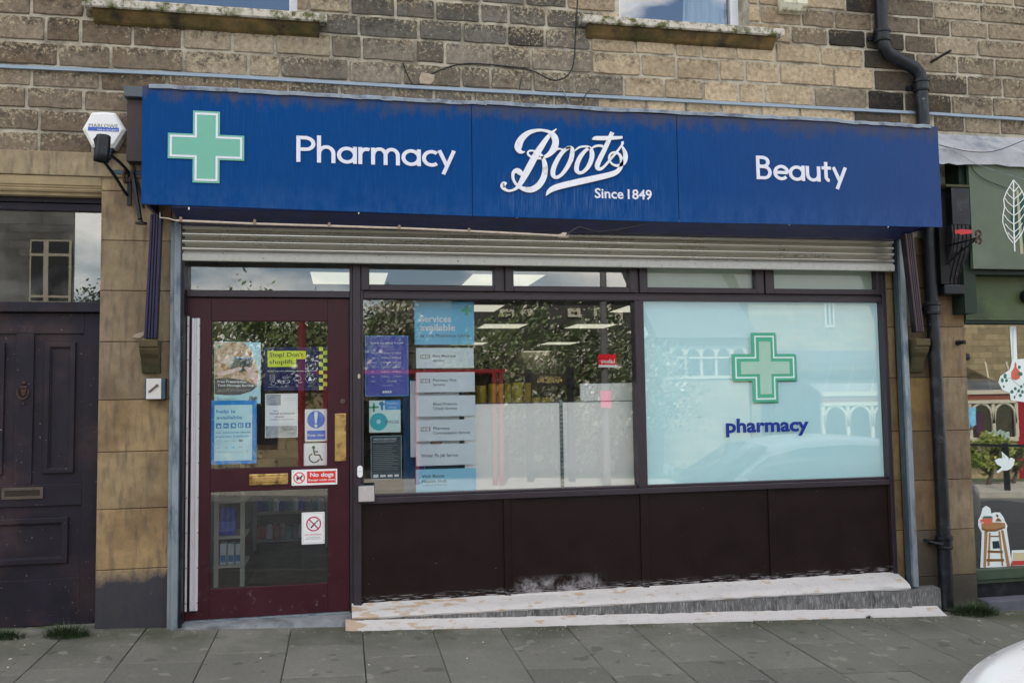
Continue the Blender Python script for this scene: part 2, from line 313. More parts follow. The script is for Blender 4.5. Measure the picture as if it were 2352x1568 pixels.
m_rust=mat('rusty_iron',A(62,44,38),.8,var=.3,vs=30,bump=.001)
def silx(h,c):
    z=h['noise'](13,7,.7);g=h['m']('MULTIPLY',h['ramp'](z,.46,.58),h['ramp'](h['noise'](2.2,3),.33,.5));c=h['mixc'](g,c,A(74,76,34));return h['mixc'](h['m']('MULTIPLY',h['ramp'](h['noise'](30,6,.75),.55,.62),.7),c,A(58,52,42))
m_sill=mat('flaking_sill_paint',A(176,170,160),.85,var=.12,vs=12,bump=.006,bs=28,extra=silx)
m_sillst=mat('mossy_sill_stone',A(104,84,52),.9,var=.2,vs=9,bump=.004,bs=30,col2=A(62,58,28),c2s=4,c2lo=.42,c2hi=.6,extra=lambda h,c:h['mixc'](h['m']('MULTIPLY',h['ramp'](h['noise'](6,5),.5,.64),.8),c,A(38,32,26)))
m_white=flat('white_plastic',214,216,220);m_brass=mat('worn_brass',A(176,150,96),.36,metal=.8,var=.2,vs=30,bump=.0006,bs=60,col2=A(120,96,60),c2s=16)
m_steel=mat('brushed_steel',A(185,180,180),.4,metal=.5,var=.1,vs=12)
m_glass=glass('shop_glass',2.8,dirt=.02);m_gfilm=glass('film_glass',2.3,dirt=.02);m_gdoor=glass('door_glass',2.0,dirt=.02);m_gup=glass('upstairs_glass',5.5,(.9,.93,.95),.0003);m_gold=glass('old_fanlight_glass',3.6,(.75,.8,.8),.0005,dirt=.16);m_ggreen=glass('cafe_glass',4.2,(.75,.78,.78),.0002)
m_upvc=flat('white_window_frame',200,202,210);m_room=flat('dim_room',70,74,84,k=.72);m_ceil=flat('ceiling_tiles',190,190,186)
m_int=flat('interior_wall',120,126,132);m_carpet=flat('dark_carpet',52,52,50);m_roof=mat('roof_slate',A(88,88,92),.8,var=.2,vs=9)
# ------------------------------------------------------------------ terrace building
YW=-.05
bld=thing('stone_building','weathered sandstone terrace building carrying the blue pharmacy sign between its pilasters','building',(1.5,0,0))
XL,XR,ZT=-6.,10.,8.6
UW=[(-1.45,-.29,4.0,5.5),(1.94,2.93,4.11,5.6),(6.4,7.4,4.11,5.6)]   # upper window openings
mb=MB()
def cut(x0,x1,z0,z1,y0,y1):
    zs=sorted({z0,z1}|{z for u in UW for z in u[2:] if z0<z<z1})
    for a,b in zip(zs,zs[1:]):
        x=x0
        for u in sorted(UW):
            if u[2]<(a+b)/2<u[3] and u[0]<x1 and u[1]>x0:
                if u[0]>x: mb.box(x,u[0],y0,y1,a,b)
                x=u[1]
        if x<x1: mb.box(x,x1,y0,y1,a,b)
cut(XL,-1.09,2.99,ZT,YW,.35);cut(-1.09,4.6,2.58,ZT,YW,.35);cut(4.6,XR,3.3,ZT,YW,.35)
mb.box(XL,XL+.3,.35,16,0,ZT);mb.box(XR-.3,XR,.35,16,0,ZT);mb.box(XL,XR,16,16.3,-.2,ZT)
mb.build('wall',m_mortar,bld)
COURSE=[2.83,2.976,3.119,3.262,3.40,3.54,3.695,3.858,4.006,4.147,4.285,4.43]
while COURSE[-1]<ZT-.2: COURSE.append(COURSE[-1]+.15)
def tone(x,z):
    x+=random.uniform(-.22,.22)
    def L3(a,b,t): return tuple(p+(q-p)*t for p,q in zip(a,b))
    grey=A(100,96,90);tan=A(150,138,118);brn=A(116,106,92);blk=A(34,32,31)
    c=L3(brn,tan,random.random())
    if x<-.3: c=L3(brn,A(92,80,66),random.random()*.9)
    if -1.3<x<-.2 and 3.4<z<3.95: c=L3(brn,tan,.4+.6*random.random())
    t=0
    if -.2<x<1.75: t=.95
    if 1.75<=x<2.2 and z<3.95: t=.25
    if z<3.7 and x<1.75: t*=.75
    c=L3(c,L3(grey,A(58,56,53),random.random()),t)
    if 1.75<x<3.65: c=L3(c,A(168,150,124),.65 if z<3.95 else .4)
    d=abs(x-(4.12 if z<3.9 else 3.95));
    if d<.42: c=L3(c,blk,min(1,max(0,1.3-d*2.2))*random.uniform(.8,1))
    if x>4.5: c=L3(c,L3(A(84,76,64),tan,random.random()),.7)
    k=random.uniform(.8,1.16);return tuple(v*k for v in c)
mb=MB()
def block(m,x0,x1,z0,z1,y,dep,rad,jit,ch,tn):
    j=lambda:random.uniform(-jit,jit);rad=min(rad,(z1-z0)*.4)
    P=[]
    for cx,cz,a0 in((x1-rad,z1-rad,0),(x0+rad,z1-rad,90),(x0+rad,z0+rad,180),(x1-rad,z0+rad,270)):
        rr=rad*random.uniform(.35,1.2)
        for a in(0,45,90): P.append((cx+rr*math.cos(R(a0+a))+(rad-rr)*(1 if a0 in(0,270) else -1),cz+rr*math.sin(R(a0+a))+(rad-rr)*(1 if a0 in(0,90) else -1)))
    Q=[]
    for i,p in enumerate(P):      # midpoints wander a little
        q=P[(i+1)%len(P)];Q.append((p[0]+j()*.4,p[1]+j()*.4))
        if math.hypot(p[0]-q[0],p[1]-q[1])>.06:
            k=3 if abs(p[0]-q[0])>.1 else 2
            for t in range(1,k): Q.append((p[0]+(q[0]-p[0])*t/k+j(),p[1]+(q[1]-p[1])*t/k+j()))
    n=len(Q);cx,cz=(x0+x1)/2,(z0+z1)/2;sx,sz=(x1-x0)/2,(z1-z0)/2
    vs=[(a,y+.004,b) for a,b in Q]+[(a+(cx-a)/sx*ch*.25,y-dep*.7,b+(cz-b)/sz*ch*.25) for a,b in Q]+[(a+(cx-a)/sx*ch,y-dep,b+(cz-b)/sz*ch) for a,b in Q]
    fs=[(r*n+i,(r+1)*n+i,(r+1)*n+(i+1)%n,r*n+(i+1)%n) for r in(0,1) for i in range(n)]+[tuple(range(3*n-1,2*n-1,-1))]
    rv=random.random();m.e.append((len(m.v),[((v[0]-x0)/(x1-x0),(v[2]-z0)/(z1-z0),rv) for v in vs]));m.add(vs,fs,tn)
for ci in range(len(COURSE)-1):
    z0,z1=COURSE[ci],COURSE[ci+1];x=XL+random.random()*.3
    while x<XR-.5:
        wd=random.choice([.2,.27,.31,.33,.36,.4,.3,.44]);
        if ci>14: wd=.5
        x1=x+wd
        segs=[(x,x1)]
        for u in UW:
            if u[2]<z1-.03 and u[3]>z0+.03:
                ns=[]
                for a,b in segs:
                    if b<=u[0] or a>=u[1]: ns.append((a,b))
                    else:
                        if a<u[0]: ns.append((a,u[0]+.008))
                        if b>u[1]: ns.append((u[1]-.008,b))
                segs=ns
        for a,b in segs:
            if b-a<.07: continue
            if z0<2.97 and (a<-1.09 or b>4.55): continue
            if z0<3.36 and b>4.55: continue
            g=.0088;jn=random.uniform(-.004,.004)
            block(mb,a+g,b-g,z0+g+jn,z1-g+jn,YW,.006+random.random()*.008,.014,.0042,.005,tone((a+b)/2,z0))
        x=x1
mb.build('stone_block_facing',m_block,bld)
# ashlar piers on the ground floor
def ashl(mb,x0,x1,zs,y0,y1,tones,g=.0016,ch=.004):
    for i,(a,b) in enumerate(zip(zs,zs[1:])):
        t=tones[i%len(tones)];c=ch
        vs=[];
        for (e,yy) in((g,y1),(g,y0+c),(g+c,y0)):
            vs+=[(x0+(e-g),yy,a+e),(x1-(e-g),yy,a+e),(x1-(e-g),yy,b-e),(x0+(e-g),yy,b-e)]
        mb.add(vs,[(r*4+i2,r*4+(i2+1)%4,(r+1)*4+(i2+1)%4,(r+1)*4+i2) for r in(0,1) for i2 in range(4)]+[(8,9,10,11),(3,2,1,0)],t)
TT=[A(132,114,90),A(142,120,88),A(138,120,92),A(140,120,90),A(124,110,90),A(126,112,92),A(130,116,94),A(142,126,102)]
zl=[pt(5,750,1260,-.06).z-.1]+[pt(5,750,y,-.06).z for y in(913,567,240)]+[pt(4,800,y,-.06).z for y in(1243,873,548,228)]+[pt(1,800,1306,-.06).z]
mb=MB();PX0,PX1=-1.478,-1.062
ashl(mb,PX0,PX1,zl,-.06,.3,TT)
ashl(mb,PX0,-1.09,[zl[-1],2.99],-.06,.3,[A(150,132,104)])
# reveal beside the shop door (thin strip behind the guide rail)
mb.build('pilaster',[m_ash],bld)
zr=[-.35,.08]+[pt(12,150,y,-.06).z for y in(1110,835,565,272)]+[pt(11,230,1300,-.06).z]
zr=sorted(zr)+[2.2,2.45,2.58]
mb=MB();TR=[A(60,58,54),A(92,84,72),A(116,98,72),A(108,92,68),A(124,102,66),A(94,80,60),A(90,78,62),A(84,72,58),A(96,84,66)]
ashl(mb,4.06,4.29,zr,-.05,.3,TR);mb.build('pilaster',[m_ash],bld)
mb=MB();TR2=[A(84,78,68),A(120,106,84),A(130,116,94),A(122,108,90),A(132,118,96),A(130,112,88),A(120,100,76),A(120,100,76),A(110,94,70)]
ashl(mb,4.296,4.60,zr[:-1]+[3.0],-.06,.3,TR2);mb.build('pilaster',[m_ash],bld)
mb=MB();ashl(mb,3.965,4.052,[.02]+zr[2:-1]+[2.56],-.0,.3,[A(134,116,84),A(128,110,80),A(136,116,82),A(120,104,76)]);mb.build('door_jamb_stone',[m_ash],bld)
# lintel and mouldings over the left doorway
mb=MB();zt=pt(1,300,1050,-.08).z;z2=pt(1,300,1195,-.08).z;z3=pt(1,300,1322,-.08).z
ashl(mb,XL,-1.092,[z2,2.995],-.075,.3,[A(146,132,108)]);mb.build('lintel',[m_ash],bld)
mb=MB();x=XL;x2=-1.4785;dz=(z2-z3)
mb.xprism([(.2,z3),(-.028,z3),(-.034,z3+dz*.1),(-.028,z3+dz*.16),(-.045,z3+dz*.2),(-.052,z3+dz*.3),(-.045,z3+dz*.38),(-.052,z3+dz*.42),(-.052,z3+dz*.5),(-.06,z3+dz*.54),(-.066,z3+dz*.98),(.2,z3+dz*.98)],x,x2)
o=mb.build('lintel_moulding',m_sillst,bld);o.data.materials[0]=mat('moulded_stone',A(146,130,102),.85,var=.15,vs=8,bump=.002,bs=40,col2=A(100,84,62),c2s=3)
mb=MB();mb.box(XL,-2.57,-.02,.3,-.3,2.99);mb.build('lower_wall',m_mortar,bld);xx=XL
mb=MB()
for i_ in range(4): ashl(mb,xx+i_*.8575,xx+(i_+1)*.8575-.003,zl+[2.99],-.06,-.02,[tuple(v*random.uniform(.85,1.1) for v in t) for t in TT])
mb.build('pilaster',m_ash,bld)
# corbels under the timber brackets
def corbel(x0,x1,z0,z1,y):
    h=z1-z0;P=[(y+.06,z1),(y-.13,z1),(y-.13,z1-.2*h),(y-.115,z1-.23*h),(y-.115,z1-.3*h),(y-.10,z1-.42*h),(y-.07,z1-.55*h),(y-.045,z1-.8*h),(y-.03,z0),(y+.06,z0)]
    m=MB();m.xprism(P,x0,x1);return m.build('corbel',m_corb,bld,bevel=.004)
m_corb=mat('damp_corbel_stone',A(74,66,44),.9,var=.25,vs=12,bump=.006,bs=26,col2=A(48,50,30),c2s=6)
corbel(*rc(4,880,860,1000,1070,-.2),-.06);corbel(*rc(11,135,1375,225,1500,-.15)[:2],*rc(12,100,60,195,240,-.15)[2:],-.05)
# upstairs windows
def upwin(i,u,sx0,sx1,sz):
    x0,x1,z0,z1=u
    f=MB();f.box(x0,x0+.06,.10,.16,z0,z1);f.box(x1-.06,x1,.10,.16,z0,z1);f.box(x0+.06,x1-.06,.10,.16,z0,z0+.03);f.box(x0+.06,x1-.06,.10,.16,z1-.06,z1)
    fr=f.build('window',m_upvc,bld,bevel=.004);
    g=BX(x0+.06,x1-.06,.125,.13,z0+.03,z1-.06).build('pane',m_gup,fr)
    g.parent=fr;
    s=MB();d=.055;s.xprism([(.1,sz),(YW-.105,sz-.012),(YW-.115,sz-.02),(YW-.115,sz-d-.01),(YW-.1,sz-d-.018),(YW-.09,sz-d),(.1,sz-d)],sx0,sx1)
    s.build('sill',m_sill,fr,bevel=.004)
    t=MB();t.xprism([(.1,sz-d),(YW-.088,sz-d),(YW-.078,sz-d-.03),(YW-.04,sz-d-.075),(YW-.02,sz-d-.085),(.1,sz-d-.085)],sx0+.05,sx1-.05);t.build('sill_stone',m_sillst,fr,bevel=.004)
    r=MB();r.box(x0-.3,x1+.3,1.6,1.7,z0-.3,z1+.3);r.box(x0-.3,x1+.3,.36,1.6,z1+.3,z1+.4);r.box(x0-.3,x1+.3,.36,1.6,z0-.4,z0-.3);r.box(x0-.4,x0-.3,.36,1.7,z0-.4,z1+.4);r.box(x1+.3,x1+.4,.36,1.7,z0-.4,z1+.4);r.build('room_box',m_room,fr)
    return fr
for o in list(UW):pass
def setw(o):o['_w']=tuple(Vector(bld['_w']))
w1=upwin(0,UW[0],-1.585,-.095,3.965);w2=upwin(1,UW[1],1.635,3.155,4.085);w3=upwin(2,UW[2],6.2,7.6,4.085)
cu=MB();n=60;cx0,cx1=2.62,2.87;vs=[]
for i in range(n+1):
    x=cx0+(cx1-cx0)*i/n;y=.22+.018*math.sin(i*.95)+.006*math.sin(i*2.3);vs+=[(x-(.1*(1-i/n)),y,4.08),(x,y,5.5)]
cu.add(vs,[(2*i,2*i+2,2*i+3,2*i+1) for i in range(n)]);cu.build('curtain',mat('net_curtain',A(210,216,226),.8,var=.05),w2,smooth=True)
# roof
rfm=MB();rfm.xprism([(-.25,8.5),(8,12.4),(16.5,8.5),(16.5,8.62),(8,12.55),(-.3,8.6)],XL-.1,XR+.1);rfm.build('roof',m_roof,bld)
# interiors of the shops (floors, walls, ceiling)
mb=MB();mb.box(-1.05,7.4,.1,22,2.62,2.7);o=mb.build('ceiling',m_ceil,bld)
mb=MB();mb.box(-1.15,-1.05,.12,22,-.05,2.62);mb.box(-1.05,7.4,21.9,22,.06,2.62);mb.add([(4.02,.12,0),(7.4,22,0),(7.4,22,2.62),(4.02,.12,2.62),(4.12,.12,0),(7.5,22,0),(7.5,22,2.62),(4.12,.12,2.62)],[(0,3,2,1),(4,5,6,7),(0,4,7,3),(1,2,6,5)]);mb.build('interior_wall',m_int,bld)
BX(-1.05,7.4,.09,22,-.02,.055).build('interior_floor',m_carpet,bld)
# ------------------------------------------------------------------ ground
def pavx(h,c):
    m=h['m']('MULTIPLY',h['pos'](1,-.75,-.3),h['ramp'](h['noise'](2.2,6,.6),.42,.62));c=h['mixc'](h['m']('MULTIPLY',m,.75),c,A(60,66,46));c=h['mixc'](h['m']('MULTIPLY',h['ramp'](h['noise'](5,7,.7),.56,.66),.28),c,A(128,124,112))
    n=h['nt'].nodes.new('ShaderNodeTexNoise');mp=h['nt'].nodes.new('ShaderNodeMapping');mp.inputs['Scale'].default_value=(60,3,1)
    h['L'](h['g'].outputs['Position'],mp.inputs[0]);h['L'](mp.outputs[0],n.inputs['Vector']);n.inputs['Detail'].default_value=4
    c=h['mixc'](h['m']('MULTIPLY',h['ramp'](n.outputs['Fac'],.45,.7),.22),c,A(62,64,60));c=h['mixc'](h['m']('MULTIPLY',h['ramp'](h['noise'](1.1,5,.6),.4,.7),.4),c,A(70,70,66));c=h['mixc'](h['m']('MULTIPLY',h['ramp'](h['noise'](11,1,.3),.70,.72),.35),c,A(140,138,128));return h['mixc'](h['m']('MULTIPLY',h['ramp'](h['noise'](8.3,1,.3),.70,.715),.4),c,A(52,52,50))
m_slab=mat('paving_stone',(.15,.15,.14),.85,attr=True,var=.12,vs=40,bump=.0015,bs=120,extra=pavx,spec=.25,speck=A(150,148,140),speck_s=34,speck_t=.765)
m_joint=mat('paving_joint',A(60,62,54),.95,var=.25,vs=25)
m_road=mat('asphalt',(.13,.13,.13),.9,var=.2,vs=60,bump=.003,bs=180)
# base sheets: near pavement bed, road, far ground; all slope gently with the street
def sheet(name,m,x0,x1,y0,y1,dz,n=1):
    mb=MB();mb.add([(x,y,gz(x,max(y,-2.1))+dz) for x,y in((x0,y0),(x1,y0),(x1,y1),(x0,y1))],[(0,1,2,3)]);return struct(mb,name,m)
mb=MB();mb.add([(-8,-1.86,gz(-8,-1.86)-.012),(12,-1.86,gz(12,-1.86)-.012),(12,.08,gz(12,.08)-.012),(-8,.08,gz(-8,.08)-.012)],[(0,1,2,3)])
struct(mb,'pavement_bed',m_joint)
mb=MB();xc=[-1.18+.4325*i for i in range(-15,26)]
ycol={}
for i in range(len(xc)-1):
    x0,x1=xc[i],xc[i+1];cuts=[-2.0]
    first={6:-.0}.get(i,None);k=(i-15)
    base={0:-.75,1:-.62,2:-.52,3:-.752,4:-1.25,5:-.505,6:-.51,7:-1.02,8:-1.192,9:-.762,10:-1.2,11:-.734,12:-1.15,13:-.6}.get(k,random.uniform(-.5,-1.1))
    ys=[-.0,base]
    while ys[-1]-.62>-1.95: ys.append(ys[-1]-random.choice([.55,.62,.7]))
    ys.append(-1.85)
    for a,b in zip(ys,ys[1:]):
        if a-b<.05: continue
        g=random.choice([.0014,.002,.003,.0038]);t=random.uniform(.86,1.12);base_c=A(104,103,96);c=tuple(v*t for v in base_c);d=random.uniform(-.0015,.0015);e=.005
        X0,X1,Y0,Y1=x0+g,x1-g,b+g,a-g;hz=lambda x,y,q=0:gz(x,y)+d-q
        vs=[(X0,Y0,hz(X0,Y0,.02)),(X1,Y0,hz(X1,Y0,.02)),(X1,Y1,hz(X1,Y1,.02)),(X0,Y1,hz(X0,Y1,.02)),(X0,Y0,hz(X0,Y0,.003)),(X1,Y0,hz(X1,Y0,.003)),(X1,Y1,hz(X1,Y1,.003)),(X0,Y1,hz(X0,Y1,.003)),
            (X0+e,Y0+e,hz(X0,Y0)),(X1-e,Y0+e,hz(X1,Y0)),(X1-e,Y1-e,hz(X1,Y1)),(X0+e,Y1-e,hz(X0,Y1))]
        mb.add(vs,[(r*4+q,r*4+(q+1)%4,(r+1)*4+(q+1)%4,(r+1)*4+q) for r in(0,1) for q in range(4)]+[(8,9,10,11)],c)
struct(mb,'pavement',m_slab)
mb=MB();x=-8
while x<12:
    a,b=x+.004,x+.9-.004;y0,y1=-2.0,-1.855;vs=[(a,y0,gz(a,-2)-.28),(b,y0,gz(b,-2)-.28),(b,y1,gz(b,-2)-.28),(a,y1,gz(a,-2)-.28),(a,y0,gz(a,-2)+.0),(b,y0,gz(b,-2)+.0),(b,y1,gz(b,-2)+.005),(a,y1,gz(a,-2)+.005)]
    mb.add(vs,[(0,3,2,1),(4,5,6,7),(0,1,5,4),(1,2,6,5),(2,3,7,6),(3,0,4,7)],A(120,118,112));x+=.9
struct(mb,'kerb',m_slab)
RZ=lambda x:gz(x,-2)-.11
mb=MB();mb.add([(-60,-9.0,RZ(-60)),(60,-9.0,RZ(60)),(60,-1.99,RZ(60)),(-60,-1.99,RZ(-60))],[(0,1,2,3)]);struct(mb,'road',m_road)
mb=MB();mb.add([(-60,-11.5,RZ(-60)+.11),(60,-11.5,RZ(60)+.11),(60,-9.0,RZ(60)+.11),(-60,-9.0,RZ(-60)+.11)],[(0,1,2,3)]);mb.add([(-60,-9.,RZ(-60)-.05),(60,-9.,RZ(60)-.05),(60,-9.0,RZ(60)+.11),(-60,-9.0,RZ(-60)+.11)],[(3,2,1,0)]);struct(mb,'far_pavement',mat('far_paving',A(150,146,138),.9))
mb=MB();mb.add([(-400,-400,-3.2),(400,-400,-3.2),(400,400,-3.2),(-400,400,-3.2)],[(0,1,2,3)]);struct(mb,'ground',mat('grass_ground',(.06,.09,.03),.95,var=.3,vs=.5))
mb=MB();mb.add([(-60,-60,RZ(-60)-.3),(60,-60,RZ(60)-.3),(60,-11.4,RZ(60)+.1),(-60,-11.4,RZ(-60)+.1)],[(0,1,2,3)]);struct(mb,'park_ground',MC['grass_ground'])
mb=MB();mb.add([(-60,-.02,-2.5),(XL,-.02,-2.5)],[]) if False else None
# ------------------------------------------------------------------ pharmacy shopfront joinery
sf=thing('shopfront','dark brown timber shopfront with two big panes above plain black-brown panels','shopfront',(1.5,0,0))
mb=MB()
mb.box(-1.055,-.975,-.005,.12,.03,2.58)                     # left jamb
mb.box(.046,.066,.0,.1,.06,2.58);mb.box(.066,.118,-.012,.1,.06,2.58);mb.box(.118,.136,.0,.1,.79,2.58)   # post by the door
mb.box(-.975,.046,-.008,.1,2.102,2.146)                       # rail over the door
mb.box(-.975,.046,-.004,.1,2.46,2.58)
mb.box(.118,3.96,.012,.1,2.135,2.152);mb.box(.136,3.95,-.006,.1,2.098,2.135)  # transom
mb.box(1.077,1.093,.006,.1,2.152,2.58);mb.box(2.034,2.057,.006,.1,2.152,2.58);mb.box(3.002,3.016,.006,.1,2.152,2.58)
mb.box(2.019,2.085,-.004,.1,.79,2.098)
mb.box(3.952,3.985,-.012,.11,.09,2.58)
mb.box(.118,3.952,-.022,.1,.752,.79)                        # sill rail
mb.box(.136,2.019,.018,.1,.79,.806);mb.box(2.085,3.952,.018,.1,.79,.806)
mb.build('frame',m_frame,sf,bevel=.003)
mb=MB()
for a,b in((1.062,1.106),(2.025,2.078),(2.985,3.03),(.118,.128),(3.935,3.952)): BX(a,b,-.006,.05,.09,.752).build('stallriser_rail',m_stall,sf,bevel=.003)
for a,b in((.128,1.062),(1.106,2.025),(2.078,2.985),(3.03,3.935)):
    o=MB().box(a,b,.006,.05,.092,.752).build('stallriser_panel',m_stall,sf,bevel=.002)
# quadrant beads between rail and panels are part of each panel's look
# transom sashes
for x0,x1,gx0,gx1 in((.122,1.077,.176,1.017),(1.093,2.034,1.153,1.985),(2.057,3.002,2.118,2.943),(3.016,3.952,3.086,3.912)):
    m=MB();z0,z1,g0,g1=2.152,2.56,2.192,2.52
    m.box(x0,gx0,-.012,.08,z0,z1);m.box(gx1,x1,-.012,.08,z0,z1);m.box(gx0,gx1,-.012,.08,z0,g0);m.box(gx0,gx1,-.012,.08,g1,z1)
    s=m.build('transom_window',m_frame,sf,bevel=.005);BX(gx0,gx1,.03,.034,g0,g1).build('pane',m_glass,s)
s=BX(-.975,.046,.03,.034,2.146,2.46).build('fanlight_pane',m_glass,sf)
BX(.136,2.019,.04,.046,.806,2.098).build('window_pane',m_glass,sf,label='clear left-hand window pane hung with notices')
BX(2.085,3.952,.04,.046,.806,2.098).build('window_pane',m_gfilm,sf,label='right-hand window pane backed with pale frosted film')
def fr(h,c): return h['mixc'](h['m']('MULTIPLY',h['ramp'](h['noise'](2,3),.35,.7),.25),c,A(170,200,205))
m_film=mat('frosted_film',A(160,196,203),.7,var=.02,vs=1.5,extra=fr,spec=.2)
m_film.node_tree.nodes['Principled BSDF'].inputs['Emission Color'].default_value=(.48,.60,.63,1);m_film.node_tree.nodes['Principled BSDF'].inputs['Emission Strength'].default_value=.16  # faint glow put into the film in place of shop light behind it
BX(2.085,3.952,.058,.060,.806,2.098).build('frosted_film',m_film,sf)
m_film2=mat('frosted_film_upper',A(176,190,180),.7,var=.03,vs=1.5,spec=.2)
for a,b in((2.118,2.943),(3.086,3.912)): BX(a,b,.05,.052,2.192,2.52).build('frosted_film',m_film2,sf)
# film emblem: green cross on the right-hand pane
def plus(cx,cz,Rr,w): return [(cx-w,cz+Rr),(cx+w,cz+Rr),(cx+w,cz+w),(cx+Rr,cz+w),(cx+Rr,cz-w),(cx+w,cz-w),(cx+w,cz-Rr),(cx-w,cz-Rr),(cx-w,cz-w),(cx-Rr,cz-w),(cx-Rr,cz+w),(cx-w,cz+w)]
m_green=flat('green_vinyl',74,158,130,.5);m_green2=flat('pale_green_vinyl',150,186,170,.6);m_greens=flat('cross_shadow_green',118,178,158,.6);m_pw=flat('white_vinyl',196,216,214,.5)
a=pt(10,852,722,.036);K=pt(10,1055,722,.036).x-a.x
dc=thing('pharmacy_cross_sticker','outlined green cross sticker on the frosted right-hand window','window sticker',(a.x,.03,a.z-K))
MB().prism(plus(a.x+.018,a.z-.012,K,.385*K),.0575,.058).build('cross_shadow',m_greens,dc)  # offset green copy paints the cross's shadow image on the film
MB().prism(plus(a.x,a.z,K,.385*K),.0375,.0385).build('cross_border',m_green,dc)
MB().stroke(plus(a.x+.006,a.z-.002,K*.90,.285*K),.011,.037,.0006,close=True).build('cross_outline',m_pw,dc)
MB().prism(plus(a.x+.008,a.z-.004,K*.76,.18*K),.0352,.0368).build('cross_centre',m_green2,dc)
x0,x1,z0,z1=rc(10,607,1060,1137,1160,.038)
mb=MB();mb.text('pharmacy',x0,pt(10,700,1135,.038).z,.0385,.092,width=x1-x0,bold=.034)
tag(mb.build('pharmacy_lettering',flat('deep_blue_vinyl',20,46,128,.45)),'blue lowercase pharmacy lettering on the frosted window below the green cross','lettering')
# ------------------------------------------------------------------ shop door
sd_=thing('shop_door','maroon timber shop door with two glass panes and a brass letter plate','door',(-.47,.02,.06))
mb=MB();Y0,Y1=.018,.062;X0,X1=-.975,.044;Z0,Z1=.066,2.098
g1=(-.828,-.097,1.004,1.948);g2=(-.832,-.100,.252,.857)
mb.box(X0,g1[0],Y0,Y1,Z0,Z1);mb.box(g1[1],X1,Y0,Y1,Z0,Z1);mb.box(g1[0],g1[1],Y0,Y1,g1[3],Z1);mb.box(g1[0],g1[1],Y0,Y1,g2[3],g1[2]);mb.box(g1[0],g1[1],Y0,Y1,Z0,g2[2])
mb.build('door_frame',m_maroon,sd_,bevel=.003)
BX(g1[0],g1[1],.04,.045,g1[2],g1[3]).build('upper_pane',m_gdoor,sd_);BX(g1[0],g1[1],.04,.045,g2[2],g2[3]).build('lower_pane',m_gdoor,sd_)
x0,x1,z0,z1=rc(7,463,155,728,232,0)
m=MB();m.box(x0,x1,.006,.018,z0,z1);d=.018;m2=m.build('letter_plate',m_brass,sd_,bevel=.006);
m=MB();m.box(x0+d*2,x1-d*2,-.002,.0055,z0+d,z1-d);m.build('flap',m_brass,m2,bevel=.003)
x0,x1,z0,z1=rc(6,1056,1088,1134,1416,.01);BX(x0,x1,.008,.0178,z0,z1).build('push_plate',m_brass,sd_,bevel=.008)
a=pt(6,1110,1007,.01);MB().lathe([(.017,0),(.017,.006),(.012,.008),(.004,.008),(.004,.004)],(a.x,.018,a.z),'y').build('lock_cylinder',flat('dark_bronze',80,66,60,.4),sd_)
x0,x1,_,_=rc(6,74,440,128,1560,-.01);z1=pt(6,100,437,-.01).z;z0=pt(7,80,1083,-.01).z
m=MB();m.box(x0,x0+(x1-x0)*.3,-.006,.016,z0,z1);m.box(x0+(x1-x0)*.3,x1-.02,-.001,.0165,z0,z1);m.box(x1-.02,x1,-.007,.0168,z0,z1)
m.build('finger_guard',m_alu,sd_,bevel=.003)
x0,x1,_,_=rc(6,43,430,57,1560,-.01);BX(x0,x1,-.01,-.0055,z0,z1+.01).build('finger_guard_edge',m_alu,sd_,bevel=.001)
m=MB()
for i in range(9):
    z=z0+.05+i*(z1-z0-.1)/8;m.lathe([(.004,0),(.004,.002)],(x0+.006,-.010,z),'y',8);m.lathe([(.004,0),(.004,.002)],(x1+.063,-.007,z),'y',8)
m.build('screws',flat('screw_metal',90,90,94),sd_)
# ------------------------------------------------------------------ roller shutter
rs=thing('roller_shutter','half raised silver roller shutter curtain above the shop door and windows','shutter',(1.5,-.1,0))
mb=MB();P=[];zb=2.375;sl=.0465
y=-.08;n=5
for i in range(n):
    z=zb+i*sl
    for t in range(7):
        a=t/7*math.pi;P.append((y-.019*math.sin(a)-.002,z+sl*.94*t/7))
    P.append((y+.002,z+sl*.955))
P.append((y+.002,zb+n*sl));P+= [(y+.012,zb+n*sl),(y+.012,zb)]
mb.xprism(P[::-1],-.99,4.005);mb.build('slat_curtain',m_shut,rs)
mb=MB();mb.box(-.99,4.005,-.104,-.07,2.318,2.366);mb.box(-.985,4.0,-.094,-.075,2.366,2.376);mb.build('bottom_bar',m_shutb,rs,bevel=.004)
for x0,x1,z0,s in((-1.058,-.994,.03,1),(4.026,4.092,.028,-1)):
    m=MB()
    if s>0: m.box(x0+.026,x1,-.125,-.058,z0,2.56);m.box(x0,x0+.024,-.1,-.058,z0+.012,2.56)
    else: m.box(x0+.006,x1-.02,-.125,-.094,z0,2.56)
    g=m.build('guide_rail',m_galv,rs,bevel=.003)
    if s>0: BX(x1+.0008,x1+.018,-.09,-.006,z0+.01,2.56).build('channel',m_black,g)
    else: BX(x0-.006,x0+.05,-.0935,-.06,z0+.01,2.56).build('channel',m_galvd,g)
# shutter casing behind the sign
mb=MB();mb.xprism([(-.06,2.545),(-.06,3.26),(-.36,3.26),(-.41,2.62),(-.40,2.585),(-.30,2.565),(-.2,2.54)],-1.0,4.02);mb.build('casing',m_navy,rs,bevel=.004)
